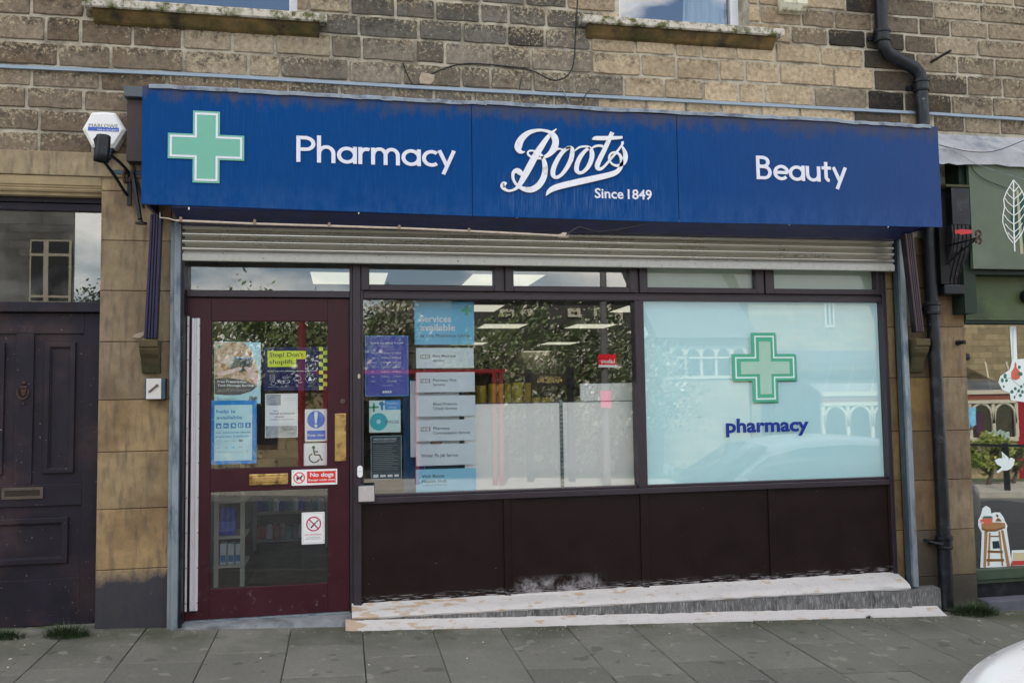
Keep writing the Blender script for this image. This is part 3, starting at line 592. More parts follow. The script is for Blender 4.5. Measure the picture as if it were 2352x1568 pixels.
# ------------------------------------------------------------------ fascia sign
sg=thing('fascia_sign','long blue fascia sign reading Pharmacy Boots Since 1849 Beauty above the shopfront','shop sign',(1.5,-.42,2.58))
TOP=[(-1.170,3.317),(.812,3.303),(2.199,3.301),(4.175,3.312)];BOT=[2.602,2.580,2.574,2.587]
names=['left','middle','right']
for i in range(3):
    (xa,za),(xb,zb2)=TOP[i],TOP[i+1];e=.0016;o=MB()
    vs=[(xa+e,-.42,BOT[i]),(xb-e,-.42,BOT[i+1]),(xb-e,-.42,zb2),(xa+e,-.42,za),(xa+e,-.402,BOT[i]+.001),(xb-e,-.402,BOT[i+1]+.001),(xb-e,-.402,zb2-.001),(xa+e,-.402,za-.001)]
    o.add(vs,[(0,1,2,3),(5,4,7,6),(0,4,5,1),(1,5,6,2),(2,6,7,3),(3,7,4,0)]);o.build('sign_panel',m_blue,sg,bevel=.002)
mb=MB();mb.box(-1.165,4.17,-.401,-.37,2.607,3.296);mb.box(-1.16,-1.14,-.37,-.06,2.61,3.29);mb.box(4.15,4.17,-.37,-.06,2.61,3.29);mb.build('sign_box',m_navy,sg)
for x in(-.9,.1,1.1,2.05,2.2,3.0,3.75): MB().lathe([(.005,-.012),(.005,.004)],(x,-.41,2.588),'z',8).build('screw',m_steel,sg)
# lead flashing on top, in lapped irregular lengths
mb=MB();xs=[-1.13,-.62,.0,.30,.9,1.62,2.45,2.9,3.4,3.72,4.10]
for a,b in zip(xs,xs[1:]):
    n=8;u=random.uniform(-.003,.006);vs=[]
    for i in range(n+1):
        x=a+(b-a)*i/n+(.012 if i==n else 0);h=3.311+u+random.uniform(-.003,.004);q=random.uniform(-.004,.006)
        for yy,zz in((-.431,h-.013+q*.4),(-.433,h+.006),(-.424,h+.014),(-.2,h+.035),(-.052,h+.055+q),(-.052,h+.075)): vs.append((x,yy,zz))
    mb.add(vs,[(i*6+j,(i+1)*6+j,(i+1)*6+j+1,i*6+j+1) for i in range(n) for j in range(5)])
o=mb.build('flashing',m_lead,sg,smooth=False);sm=o.modifiers.new('solid','SOLIDIFY');sm.thickness=.003
# emblem cross
m_mint=flat('mint_sign_acrylic',112,176,156,.5,k=.86);m_mint2=flat('mint_emblem_centre',106,180,170,.45);m_lw=flat('white_sign_lettering',200,202,212,.45);m_lwg=mat('weathered_white_lettering',A(205,208,214),.5,var=.05,col2=A(160,152,140),c2s=12,c2lo=.58,c2hi=.75)
x0,x1,_,_=rc(1,1147,1000,1671,1010,-.42);_,_,z0,z1=rc(1,1400,764,1410,1251,-.42);cx,cz=(x0+x1)/2,(z0+z1)/2;K=(x1-x0+z1-z0)/4
MB().prism(plus(cx,cz,K,K*.352),-.427,-.4205).build('green_cross',m_mint,sg,bevel=.001)
MB().stroke(plus(cx,cz,K*.92,K*.274),K*.055,-.4272,.0012,close=True).build('cross_outline',m_lw,sg)
# sign lettering drawn as strokes
def arc(cx,cz,rx,rz,a0,a1,n=16): return [(cx+rx*math.cos(R(a0+(a1-a0)*i/n)),cz+rz*math.sin(R(a0+(a1-a0)*i/n))) for i in range(n+1)]
SW=.130;q=SW/2
GL={ # glyph: (advance, strokes) in cap heights
'P':(.66,[[(q,0),(q,1)],[(q,1-q),(.3,1-q)]+arc(.3,.71,.245,.219,90,-90)+[(q,.491)]]),
'B':(.68,[[(q,0),(q,1)],[(q,1-q),(.27,1-q)]+arc(.27,.745,.2,.184,90,-90)+[(q,.561)],[(q,.545),(.3,.545)]+arc(.3,.308,.24,.237,90,-90)+[(q,.071)]]),
'h':(.64,[[(q,0),(q,1.04)],arc(.30,.36,.23,.25,180,0)+[(.53,0)]]),
'a':(.70,[arc(.33,.325,.26,.262,0,360,26),[(.59,.655),(.59,0)]]),
'r':(.42,[[(q,0),(q,.655)],arc(.27,.36,.2,.225,180,62)]),
'm':(1.0,[[(q,0),(q,.655)],arc(.275,.37,.204,.24,180,0)+[(.479,0)],arc(.683,.37,.204,.24,180,0)+[(.887,0)]]),
'c':(.52,[arc(.32,.325,.26,.262,48,312,20)]),
'y':(.58,[[(.06,.655),(.315,.05)],[(.56,.655),(.19,-.285)]]),
'e':(.62,[arc(.32,.325,.255,.262,0,318,22),[(.065,.33),(.57,.33)]]),
'u':(.66,[[(q,.655),(q,.3)]+arc(.30,.3,.229,.238,180,360),[(.529,.655),(.529,0)]]),
't':(.42,[[(.17,.86),(.17,.22)]+arc(.32,.22,.15,.155,180,265,8),[(0,.6),(.37,.6)]])}
def word(t,a,b,h,parent,y=-.42):   # a: baseline start, b: baseline end (world)
    adv=sum(GL[c][0] for c in t);k=(b.x-a.x)/adv;m=MB();x=0
    for c in t:
        for j,s in enumerate(GL[c][1]):
            m.stroke(s,SW*1.0,y-.0002*j,.006+.0003*j,fn=lambda u,v,x=x:(a.x+(x+u)*k,a.z+(b.z-a.z)*(x+u)/adv+v*h))
        x+=GL[c][0]
    return m.build('lettering',m_lw,parent)
a=pt(1,2026,1108,-.42);b=pt(2,868,1150,-.42);b.z=pt(2,700,1143,-.42).z+.002
word('Pharmacy',a,b,pt(1,2030,930,-.42).z-a.z,sg)
a=pt(3,645,1145,-.42);b=pt(3,1216,1168,-.42);word('Beauty',a,b,pt(3,650,995,-.42).z-a.z,sg)
LOGO=[
[(452,398,6),(420,408,34),(378,392,62),(362,330,100),(400,235,92),(490,150,66),(600,112,44),(700,110,34),(790,135,46),(850,190,80),(872,265,88),(850,350,88),(795,425,66),(725,470,44),(640,490,32),(560,478,30),(508,450,28),(492,415,26),(520,388,24),(580,392,24),(650,425,32),(695,480,44),(722,560,62),(728,650,72),(705,760,80),(640,860,84),(550,915,80),(465,915,66),(395,890,50),(340,850,36),(305,800,34),(288,740,38),(300,680,50),(345,660,70),(390,690,70),(420,740,10)],
[(882,90,14),(850,118,26),(810,150,40),(745,230,62),(670,340,80),(600,450,88),(530,580,92),(465,700,88),(410,800,74),(365,870,54),(310,915,36),(235,935,30),(180,915,40),(150,880,60),(165,850,84),(188,862,70)],
[(1075,345,32),(1010,370,46),(940,440,56),(875,550,62),(838,650,64),(838,720,58),(880,752,44),(950,715,46),(1025,620,56),(1080,510,62),(1098,420,60),(1095,360,50),(1050,342,36),(1010,360,30)],
[(700,490,20),(780,455,34),(850,395,44),(900,362,28),(960,370,20),(1000,380,12)],
[(1340,350,34),(1275,390,46),(1210,470,58),(1165,570,62),(1158,650,60),(1190,688,44),(1250,675,44),(1320,600,56),(1362,500,62),(1368,420,60),(1350,365,46),(1320,340,36),(1260,330,26),(1190,345,26),(1130,390,16)],
[(1355,368,14),(1395,335,28),(1450,320,30),(1500,325,32),(1535,345,34)],
[(1645,138,56),(1600,240,58),(1540,370,62),(1480,490,66),(1442,580,66),(1450,630,54),(1500,630,40),(1560,575,34),(1640,480,32),(1710,400,32),(1762,330,26),(1785,290,32),(1780,262,34)],
[(1768,315,14),(1795,360,36),(1822,430,56),(1820,500,66),(1790,560,60),(1730,592,40),(1660,580,28),(1612,530,26),(1603,470,28),(1635,420,26),(1690,412,28),(1740,440,34),(1768,500,42),(1770,570,50),(1745,635,58),(1690,685,68),(1600,718,74),(1400,765,80),(1150,820,84),(930,872,82),(830,908,74),(775,950,52),(742,1000,12)],
[(1372,236,14),(1410,218,50),(1500,218,56),(1620,215,52),(1720,212,42),(1782,205,32)]]
def logo(fn,y,th,parent,m1,m2=None,nm='script_logo'):
    if m2:
        r=MB()
        for i,s in enumerate(LOGO): r.ribbon([(a,b,c+13) for a,b,c in s],y,.0012+.0002*i,fn)  # wider dark ribbons paint a rim shadow around the logo
        r.build(nm+'_edge',m2,parent)
    r=MB()
    for i,s in enumerate(LOGO): r.ribbon(s,y,th+.0003*i,fn)
    return r.build(nm,m1,parent)
def lf(x,z): p=pt(15,x,z,-.42);return (p.x,p.z)
logo(lf,-.4206,.010,sg,m_lwg,flat('logo_rim_shadow',58,60,78),'script_logo')
mb=MB();a=pt(15,1412,1025,-.42);b=pt(15,2192,1050,-.42)
SL=(b.z-a.z)/(b.x-a.x);W_=b.x-a.x
for t_,u0,u1 in(('Since',0,.50),('1849',.575,1.)): MB().text(t_,a.x+u0*W_,a.z,-.4215,.062,width=(u1-u0)*W_,bold=.018,fn=lambda u,v:(u,v+(u-a.x)*SL)).build('small_lettering',m_lw,sg)
# timber end box and vent at the left of the sign
eb=thing('sign_end_box','dark brown board box fixed on the wall at the left end of the blue sign','box',(-1.25,-.2,2.9))
x0,x1,z0,z1=rc(1,866,680,975,1102,-.16);BX(x0,-1.10,-.16,-.052,z0,z1).build('board',mat('chocolate_board',A(56,44,46),.6,var=.2,vs=10,bump=.0008,bs=30),eb,bevel=.002)
x0,x1,z0,z1=rc(1,846,590,980,660,-.2);m=MB();m.box(x0,-1.11,-.2,-.052,z0,z1);m.build('vent_cap',mat('mesh_grey_metal',A(78,84,90),.6,metal=.3,var=.35,vs=240),eb,bevel=.003)
# pipe of the rope light under the sign
lp=thing('conduit_pipe','thin cream conduit pipe clipped along the underside of the blue sign','pipe',(.1,-.38,2.56))
pts=[pt(k,x,y,-.385) for k,x,y in((1,1200,1508),(1,1740,1530),(1,2250,1545),(2,485,1560),(0,1000,527.5),(0,1120,533),(0,1220,538),(0,1290,542))]
MB().tube(pts,.0075,10).build('pipe',mat('cream_pipe',A(176,164,150),.5,var=.15,vs=30),lp,smooth=True)
a=pts[0];MB().tube([a,a+Vector((-.04,0,.012)),a+Vector((-.09,.01,.018)),a+Vector((-.1,.06,.06))],.004,8).build('cable',MC['cream_pipe'],lp,smooth=True)
for k,x,y in((1,1237,1502),(1,1741,1520),(1,2250,1540),(0,917,523),(0,1077,530)):
    p=pt(k,x,y,-.385);m=MB();m.box(p.x-.008,p.x+.008,-.397,-.373,p.z-.014,p.z+.016);m.build('clip',flat('clip_brown',120,104,90),lp,bevel=.002)
p=pts[-1];m=MB();m.lathe([(.011,-.03),(.013,-.02),(.013,.03),(.009,.034)],(p.x+.01,p.y,p.z),'x',12);m.box(p.x,p.x+.03,-.40,-.37,p.z-.004,p.z+.02);m.build('end_fitting',MC['cream_pipe'],lp)
cb=MB();q=[pt(0,x,y,-.40) for x,y in((1300,540),(1318,527),(1330,521),(1370,533),(1420,528),(1480,516))];cb.tube(q,.005,8);tag(cb.build('black_cable',m_black,smooth=True),'short black cable looping under the middle of the blue sign','cable')
# conduit trunking along the wall
tr=thing('cable_trunking','long pale blue-grey trunking strip running across the whole stone wall above the sign','trunking',(1.5,-.07,3.53))
zz=[pt(0,x,y,-.07) for x,y in((0,152.5),(508,175),(942,200),(1842,246),(2135,261),(2352,274.5))]
m_tr=mat('grey_trunking',A(128,142,156),.5,var=.08,vs=20)
ex=[Vector((-4.5,-.07,zz[0].z))]+zz+[Vector((8,-.07,zz[-1].z))]
for a,b in((0,3),(3,4),(4,5),(5,7)):
    m=MB()
    for i in range(a,b):
        p,q=ex[i],ex[i+1];e=.0015 if i==a else 0
        m.add([(p.x+e,-.078,p.z-.0105),(q.x,-.078,q.z-.0105),(q.x,-.078,q.z+.0105),(p.x+e,-.078,p.z+.0105),(p.x+e,-.051,p.z-.0105),(q.x,-.051,q.z-.0105),(q.x,-.051,q.z+.0105),(p.x+e,-.051,p.z+.0105)],[(0,1,2,3),(5,4,7,6),(0,4,5,1),(2,6,7,3)]+([(0,3,7,4)] if i==a else [])+([(1,5,6,2)] if i==b-1 else []))
    m.build('trunking_length',m_tr,tr)
# loose cables
def cable(k,P,r,name,label,Y=-.062,mm=None):
    q=[pt(k,x,y,Y) for x,y in P];Q=[]
    for i in range(len(q)-1):
        a,b,c,d=q[max(i-1,0)],q[i],q[i+1],q[min(i+2,len(q)-1)]
        for j in range(4):
            t=j/4;Q.append(.5*((2*b)+(-a+c)*t+(2*a-5*b+4*c-d)*t*t+(-a+3*b-3*c+d)*t**3))
    Q.append(q[-1]);return tag(MB().tube(Q,r,8).build(name,mm or m_black,smooth=True),label,'cable')
cable(2,[(1712,-40),(1705,60),(1695,200),(1688,380),(1670,470),(1630,525),(1560,550),(1500,535),(1400,485),(1250,458),(1080,440),(960,436),(860,450),(770,480),(690,513)],.0045,'black_cable','black cable drooping down the wall left of the upstairs window and along a stone course')
cable(2,[(515,430),(530,475),(555,535),(585,577),(620,577),(648,562)],.004,'black_cable','short black cable hanging from a patched joint above the trunking')
cable(2,[(1575,628),(1585,602),(1605,605),(1622,640),(1640,680),(1656,720)],.003,'thin_wire','thin grey wire sticking up over the trunking right of the sign middle',Y=-.085,mm=m_galv)
cable(2,[(1735,700),(1752,670),(1775,635),(1810,610),(1845,615),(1862,628)],.003,'thin_wire','thin black wire arching over the trunking below the upstairs window',Y=-.085)
cable(2,[(1310,612),(1318,570),(1328,530)],.003,'thin_wire','short straight wire standing against the stone above the trunking')
mp_=mat('mortar_patch',A(150,136,120),.95,var=.2,vs=30,bump=.006,bs=40)
def blob(k,P,name,label,th=.012,Y=-.062,mm=None):
    m=MB();m.prism([(lambda p:(p.x,p.z))(pt(k,x,y,Y)) for x,y in P],Y-th*.6,Y+.01);return tag(m.build(name,mm or mp_,bevel=.005),label,'patch')
blob(2,[(640,495),(690,505),(735,515),(725,560),(700,580),(630,575),(625,540)][::-1],'mortar_patch','rough pale mortar patch with a cable end above the trunking')
# ------------------------------------------------------------------ house door on the left
hd=thing('house_door','worn dark purple panelled front door numbered 32 with an iron knocker left of the stone pier','door',(-1.98,.08,.07))
DX0,DX1=-2.46,-1.482
mb=MB();mb.box(DX0,DX1+.06,.075,.12,.078,2.0);mb.build('door_leaf',m_purple,hd,bevel=.003)
cxm=pt(4,158,1200,.07).x
def mould(x0,x1,z0,z1,wd,y,th):
    m=MB();p=[(x0,z0),(x1,z0),(x1,z1),(x0,z1)]
    m.stroke(p,wd,y,th,close=True);m.stroke([(x0+wd*.55,z0+wd*.55),(x1-wd*.55,z0+wd*.55),(x1-wd*.55,z1-wd*.55),(x0+wd*.55,z1-wd*.55)],wd*.4,y,th*.5,close=True);return m
ax0,ax1,_,az1=rc(4,222,822,540,900,.07);az0=pt(5,300,425,.07).z
bx0,bx1,_,bz1=rc(4,308,893,470,920,.07);bz0=pt(5,320,350,.07).z
for s in(1,-1):
    f=lambda x:cxm+(x-cxm)*s
    a,b=sorted((f(ax0),f(ax1)));m=MB();m.box(a,b,.0735,.0755,az0,az1);
    # sunk field: frame members stand proud of it
    a2,b2=sorted((f(bx0),f(bx1)));mould(a2,b2,bz0,bz1,.03,.0745,.02).build('panel_moulding',m_purple,hd,bevel=.005)
def proud(x0,x1,z0,z1): return BX(x0,x1,.062,.0748,z0,z1)
m=MB();xr=f(ax1) if False else ax1;xl=2*cxm-ax1
m.box(xr,DX1+.05,.060,.0748,.078,2.0);m.box(DX0,xl,.060,.0748,.078,2.0);m.box(xl,xr,.060,.0748,az1,2.0)
m.box(2*cxm-ax0,ax0,.060,.0748,az0,az1)
zb=pt(5,300,550,.06).z;zc=pt(5,300,968,.06).z
m.box(xl,xr,.060,.0748,zb,az0-.001);m.box(xl,xr,.062,.0748,.078,zc);m.build('rails_and_stiles',m_purple,hd,bevel=.003)
x1=pt(5,375,700,.07).x;mould(2*cxm-x1,x1,pt(5,200,868,.07).z,pt(5,200,636,.07).z,.035,.0745,.02).build('panel_moulding',m_purple,hd,bevel=.005)
x0,x1,z0,z1=rc(5,8,447,245,512,.05);m_plate=mat('tarnished_plate',A(84,76,72),.4,metal=.5,var=.2,vs=20)
m=MB();m.stroke([(x0+.008,z0+.008),(x1-.008,z0+.008),(x1-.008,z1-.008),(x0+.008,z1-.008)],.018,.0598,.008,close=True);lpp=m.build('letter_plate',m_plate,hd,bevel=.002);BX(x0+.014,x1-.014,.056,.0596,z0+.014,z1-.014).build('flap',mat('dark_plate',A(50,44,40),.4,metal=.4),lpp)
p=pt(4,155,1190,.06);m=MB();kx=p.x
m.lathe([(.006,0),(.012,.012),(.006,.02)],(kx,.06,p.z+.052),'y',12);m.prism([(kx-.024,p.z+.02),(kx+.024,p.z+.02),(kx+.016,p.z+.034),(kx-.016,p.z+.034)],.04,.0598)
m.prism([(kx-.018,p.z+.018),(kx-.012,p.z-.02),(kx,p.z-.03),(kx+.012,p.z-.02),(kx+.018,p.z+.018)],.046,.0598);m.lathe([(.008,0),(.006,.015)],(kx,.06,p.z-.075),'y',10);m.build('knocker_plate',m_rust,hd,bevel=.003)
MB().tube([(kx+.032*math.cos(R(a)),.034,p.z-.002+.045*math.sin(R(a))) for a in range(160,381,20)],.006,8).build('knocker_ring',m_rust,hd,smooth=True)
p=pt(4,128,806,.06);q=pt(4,215,806,.06);m=MB().text('32',p.x,p.z,.0592,.035,width=q.x-p.x,bold=.02);m.build('door_number',flat('number_brown',58,48,54),hd)
fr=MB();z1=pt(1,300,1326,.03).z;z2=pt(1,300,1385,.03).z;z3=pt(1,300,1438,.03).z
fr.box(DX0-.1,-1.4790,.02,.1,z2,z1+.03);fr.box(DX0-.1,-1.4790,.032,.1,z3,z2-.002);fr.box(DX0-.1,-1.4792,.01,.13,2.002,2.065);fr.box(DX0-.1,DX0-.01,.012,.1,.05,z3);fr.build('door_frame',m_purple,hd,bevel=.004)
BX(DX0,-1.4795,.055,.059,2.065,z3).build('fanlight_pane',m_gold,hd)
m=MB();m.box(DX0-.1,-1.479,.02,.2,.02,.074);m.build('threshold',mat('threshold_stone',A(110,112,104),.9,var=.2,vs=12,bump=.002,col2=A(60,68,44),c2s=5),hd)
m=MB();m.box(DX0-.1,-1.2,2.3,2.4,0,2.62);m.box(DX0-.2,DX0-.1,.13,2.4,0,2.62);m.box(-1.25,-1.16,.35,2.4,0,2.62);m.box(DX0-.2,-1.16,.36,2.4,2.62,2.7);m.box(DX0-.1,-1.2,.13,2.4,-.05,0.06);m.build('hallway',flat('hallway_paper',80,84,82),hd)
# ------------------------------------------------------------------ timber brackets carrying the sign
m_brk=mat('navy_bracket_paint',A(38,38,68),.4,var=.18,vs=8,speck=A(120,120,130),speck_s=70,speck_t=.76)
m_brk2=mat('brown_bracket_paint',A(64,54,62),.45,var=.2,vs=8)
def bracket(tl,tr_,bl,br,yt,yb,mm,label,k):
    tA,tB=pt(k,*tl,yt),pt(k,*tr_,yt);bA,bB=pt(k,*bl,yb),pt(k,*br,yb)
    t=thing('sign_bracket',label,'bracket',(bA.x,yb,bA.z));m=MB()
    vs=[bA,bB,tB,tA]+[Vector((v.x,v.y+.05,v.z)) for v in (bA,bB,tB,tA)]
    m.add(vs,[(0,1,2,3),(5,4,7,6),(0,4,5,1),(1,5,6,2),(2,6,7,3),(3,7,4,0)]);m.build('board',m_brkside,t,bevel=.003)
    for u0,u1 in((.0,.22),(.3,.46),(.54,.70),(.78,1.)):
        m=MB();L=lambda a,b,u:a+(b-a)*u;o=Vector((0,-.012,0));f=[L(bA,bB,u0),L(bA,bB,u1),L(tA,tB,u1),L(tA,tB,u0)]
        m.add([v+o for v in f]+[v+Vector((0,-.0006,0)) for v in f],[(0,1,2,3),(5,4,7,6),(0,4,5,1),(1,5,6,2),(2,6,7,3),(3,7,4,0)]);m.build('reed',mm,t,bevel=.003)
m_brkside=mat('bracket_side_paint',A(26,20,26),.5,var=.15)
bracket((962,60),(1032,60),(920,852),(1000,852),-.30,-.17,m_brk,'navy reeded timber bracket leaning under the left end of the blue sign',4)
bracket((72,705),(122,705),(146,1335),(194,1335),-.30,-.17,m_brk2,'brown reeded timber bracket leaning under the right end of the blue sign beside the drainpipe',11)
# ------------------------------------------------------------------ alarm box, lamp bracket, key box, sensor
al=thing('alarm_box','white hexagonal alarm box on the wall left of the blue sign','alarm box',(-1.5,-.1,3.1))
H=[(175,72),(330,64),(478,80),(612,300),(470,525),(180,522),(52,288)]
hp=[(p.x,p.z) for p in (pt(20,x,y,-.14) for x,y in H)];m=MB();hc=(sum(a for a,b in hp)/7,sum(b for a,b in hp)/7)
inn=[(hc[0]+(a-hc[0])*.86,hc[1]+(b-hc[1])*.84) for a,b in hp];n=7
m.add([(a,-.055,b) for a,b in hp]+[(a,-.13,b) for a,b in hp]+[(a,-.15,b) for a,b in inn],[(r*n+i,(r+1)*n+i,(r+1)*n+(i+1)%n,r*n+(i+1)%n) for r in(0,1) for i in range(n)]+[tuple(range(3*n-1,2*n-1,-1)),tuple(range(n))])
m.build('cover',m_white,al,bevel=.003)
H2=[(185,500),(465,505),(395,660),(300,690),(240,640)];m=MB();m.prism([(p.x,p.z) for p in (pt(20,x,y,-.12) for x,y in H2)],-.125,-.056);m.build('strobe_base',flat('navy_strobe',26,44,66,.3),al,bevel=.003)
mb=MB();a=pt(20,140,262,-.152);b=pt(20,512,268,-.152);mb.text('MARLOWE',a.x,a.z,-.1515,.022,width=b.x-a.x,th=0);mb.build('brand_lettering',flat('slate_lettering',86,90,100),al)
x0,x1,z0,z1=rc(20,128,268,522,316,-.152);BX(x0,x1,-.1514,-.1505,z0,z1).build('blue_stripe',flat('blue_stripe',66,96,176),al)
mb=MB();b=pt(20,516,312,-.152);mb.text('FIRE & SECURITY',b.x,z0+.003,-.1522,.0095,align='r',width=(x1-x0)*.68,bold=.01);mb.build('stripe_lettering',m_lw,al)
lb=thing('lamp_bracket','black iron arm bracket with an open dented lamp can in front of the alarm box','bracket',(-1.2,-.06,2.7))
YL=-.42;a=pt(20,330,372,YL);b=pt(20,298,700,YL);rr=(pt(20,405,500,YL).x-pt(20,205,500,YL).x)/2
m=MB();prof=[(a+(b-a)*t) for t in(0,.02,.3,.7,1.0)];m.tube(prof,[rr*.8,rr*.92,rr*.95,rr*.97,rr],18,cap=False);m.v=m.v;n=18
m.add([prof[0]+Vector((rr*.78*math.cos(2*math.pi*i/n),rr*.78*math.sin(2*math.pi*i/n),.0)) for i in range(n)],[tuple(range(n))])
o=m.build('lamp_can',m_black,lb,smooth=True);s=o.modifiers.new('t','SOLIDIFY');s.thickness=.004
m=MB();m.add([pt(20,x,y,YL-.03) for x,y in((195,420),(235,375),(245,520),(215,490))]+[pt(20,x,y,YL) for x,y in((195,420),(235,375),(245,520),(215,490))],[(0,1,2,3),(7,6,5,4),(0,4,5,1),(1,5,6,2),(2,6,7,3),(3,7,4,0)]);m.build('torn_flap',m_black,lb)
m=MB();Q=lambda x,y,Y:pt(20,x,y,Y)
m.tube([Q(345,715,YL),Q(480,900,-.28),Q(600,1095,-.1),Q(630,1130,-.075)],.0095,8);m.build('arm',m_black,lb,smooth=True)
m=MB();m.tube([Q(405,610,YL+.06),Q(520,700,-.3),Q(610,790,-.15),Q(650,850,-.075)],.0095,8);m.build('arm',m_black,lb,smooth=True)
x0,x1,z0,z1=rc(20,628,950,685,1265,-.07);m=MB();m.box(x0,x1,-.075,-.061,z0,z1+.05);m.build('wall_plate',m_black,lb,bevel=.003)
m=MB();m.tube([Q(700,750,-.10),Q(715,790,-.1),Q(690,900,-.09),Q(660,960,-.08)],.012,8);m.tube([Q(600,800,-.09),Q(585,880,-.09),Q(600,965,-.085),Q(625,970,-.075)],.010,8);m.build('hinge',m_rust,lb,smooth=True)
x0,x1,z0,z1=rc(20,440,815,800,868,-.075);m=MB();m.box(x0,x1+.06,-.08,-.062,z0,z1);m.build('cross_bar',m_galvd,lb,bevel=.002)
m=MB();m.tube([Q(705,870,-.09),Q(735,1080,-.14),Q(795,1440,-.2)],.014,8);m.tube([Q(715,870,-.09),Q(770,1000,-.1),Q(840,1300,-.1)],.009,8);m.build('stay',m_black,lb,smooth=True)
p=Q(808,1490,-.2);m=MB();m.lathe([(.035,-.006),(.035,.004),(.012,.008),(.009,.02)],(p.x,p.y,p.z),'z',14);m.build('foot',m_black,lb)
kb=thing('key_box','small grey box with bright steel door on the stone pier left of the shutter','key box',(-1.1,-.12,1.6))
x0,x1,z0,z1=rc(4,922,1105,1052,1240,-.13);BX(x0,x1,-.13,-.062,z0,z1).build('case',m_galvd,kb,bevel=.003)
x0,x1,z0,z1=rc(4,932,1108,1028,1238,-.135);BX(x0,x1,-.137,-.1303,z0,z1).build('door',mat('bright_steel',A(188,186,186),.38,metal=.3,var=.05),kb,bevel=.002)
m=MB();a,b=pt(4,955,1190,-.14),pt(4,1002,1152,-.14);m.stroke([(a.x,a.z),(b.x,b.z)],.012,-.1374,.006);m.lathe([(.009,0),(.009,.01)],(b.x,-.1374,b.z),'y',12);m.lathe([(.007,0),(.007,.008)],(a.x,-.1374,a.z),'y',12);m.build('key_handle',flat('handle_brown',84,74,70,.4),kb,bevel=.001)
p=pt(4,985,1062,-.07);blob(4,[(960,1062),(975,1045),(995,1050),(1018,1078),(1000,1075),(985,1066)],'mortar_patch','white splash of filler above the key box',.006,-.062,flat('filler_white',205,205,202))
blob(4,[(838,850),(860,825),(918,808),(925,830),(900,852)],'mortar_patch','pale broken mortar patch at the foot of the navy bracket',.01,-.062)
sb=thing('sensor_box','off-white security sensor box high on the wall right of the upstairs window','sensor',(3.2,-.1,4.5))
x0,x1,z0,z1=rc(3,810,-90,965,68,-.13);m=MB();m.xprism([(-.055,z1),(-.15,z1),(-.15,z0+.05),(-.12,z0+.005),(-.055,z0)],x0,x1);m.build('housing',mat('aged_white_plastic',A(190,188,170),.5,var=.1,col2=A(120,110,80),c2s=14),sb,bevel=.006)
p=pt(3,880,76,-.1);BX(p.x-.006,p.x+.006,-.11,-.08,p.z,p.z+.03).build('screw',m_white,sb)
sp=MB();a,b=pt(3,1757,398,-.055),pt(3,1885,324,-.26);sp.tube([a,a+(b-a)*.5,b],[.012,.010,.011],8);tag(sp.build('iron_stub',mat('iron_stub_metal',A(52,46,42),.7,var=.3,vs=60),smooth=True),'rusty iron stub sticking out of the wall right of the drainpipe','iron stub')
# ------------------------------------------------------------------ drainpipe
dp=thing('drainpipe','black cast iron drainpipe with a swan-neck bend running behind the right end of the sign','drainpipe',(4.29,-.13,-.1))
YP=-.125;P1=pt(3,1440,100,YP);xl=(pt(3,1695,650,YP).x+pt(11,240,900,YP).x)/2;zb=pt(3,1460,290,YP).z;ze=pt(3,1690,500,YP).z
m=MB();path=[(P1.x,YP,6.8),(P1.x,YP,zb+.06),(P1.x+.01,YP,zb),(P1.x+.04,YP,zb-.06),(xl-.05,YP,ze+.075),(xl-.012,YP,ze+.03),(xl,YP,ze-.04),(xl,YP,3.38)]
m.tube(path,.047,18);m.tube([(xl,YP,3.4),(xl+.012,YP,1.2),(xl+.016,YP,-.13)],.046,18)
m.build('pipe',m_black,dp,smooth=True)
def collar(x,z,n='collar'):
    c=MB();c.lathe([(.047,-.045),(.058,-.04),(.06,-.03),(.055,-.025),(.055,.02),(.062,.026),(.062,.045),(.05,.05)],(x,YP,z),'z',20);c.box(x-.085,x+.085,-.085,-.056,z-.016,z+.012);return c.build(n,m_black,dp,smooth=True)
collar(P1.x,pt(3,1460,235,YP).z);collar(xl,pt(3,1690,550,YP).z);collar(xl+.004,pt(11,255,1185,YP).z);collar(xl+.014,pt(12,295,1172,YP).z)
c=MB();z=pt(12,250,1168,YP).z;c.tube([(xl-.10,-.06,z+.005),(xl-.09,YP,z),(xl-.03,YP-.05,z-.012)],.011,8);c.build('pipe_ear',m_black,dp,smooth=True)
# ------------------------------------------------------------------ door furniture beside the shop door
p=pt(6,1222,835,-.012);m=MB();m.disc(p.x,p.z,.009,-.0125,.004,16,.016);ic=m.build('door_sounder',flat('beige_plastic',170,164,140));tag(ic,'tiny oval beige bell plate on the post between shop door and window','bell plate')
MB().disc(p.x,p.z,.005,-.0168,.001,12).build('button',flat('dark_button',40,38,40),None) if False else None
x0,x1,z0,z1=rc(6,1210,1445,1247,1526,-.02)
m=MB();rr=(x1-x0)/2;P=arc((x0+x1)/2,z1-rr,rr,rr,0,180,10)+arc((x0+x1)/2,z0+rr,rr,rr,180,360,10);m.prism(P,-.032,-.0122);db=m.build('doorbell',m_white,bevel=.003);tag(db,'white rounded wireless doorbell on the post right of the shop door','doorbell')
m=MB();m.ring((x0+x1)/2,(z0+z1)/2,.006,.0015,-.0321,.0008,16);r_=m.build('push_button',flat('grey_ring',150,152,156),None);r_.parent=db;r_.location=Vector(r_['_w'])-Vector(db['_w'])
x0,x1,z0,z1=rc(8,35,1422,145,1530,-.05);bp=thing('access_plate','blank square brushed steel access plate at the foot of the window post','plate',((x0+x1)/2,-.05,z0))
BX(x0,x1,-.05,-.012,z0,z1).build('backing',m_galvd,bp,bevel=.002);BX(x0+.005,x1-.005,-.054,-.0503,z0+.005,z1-.005).build('steel_face',m_steel,bp,bevel=.003)
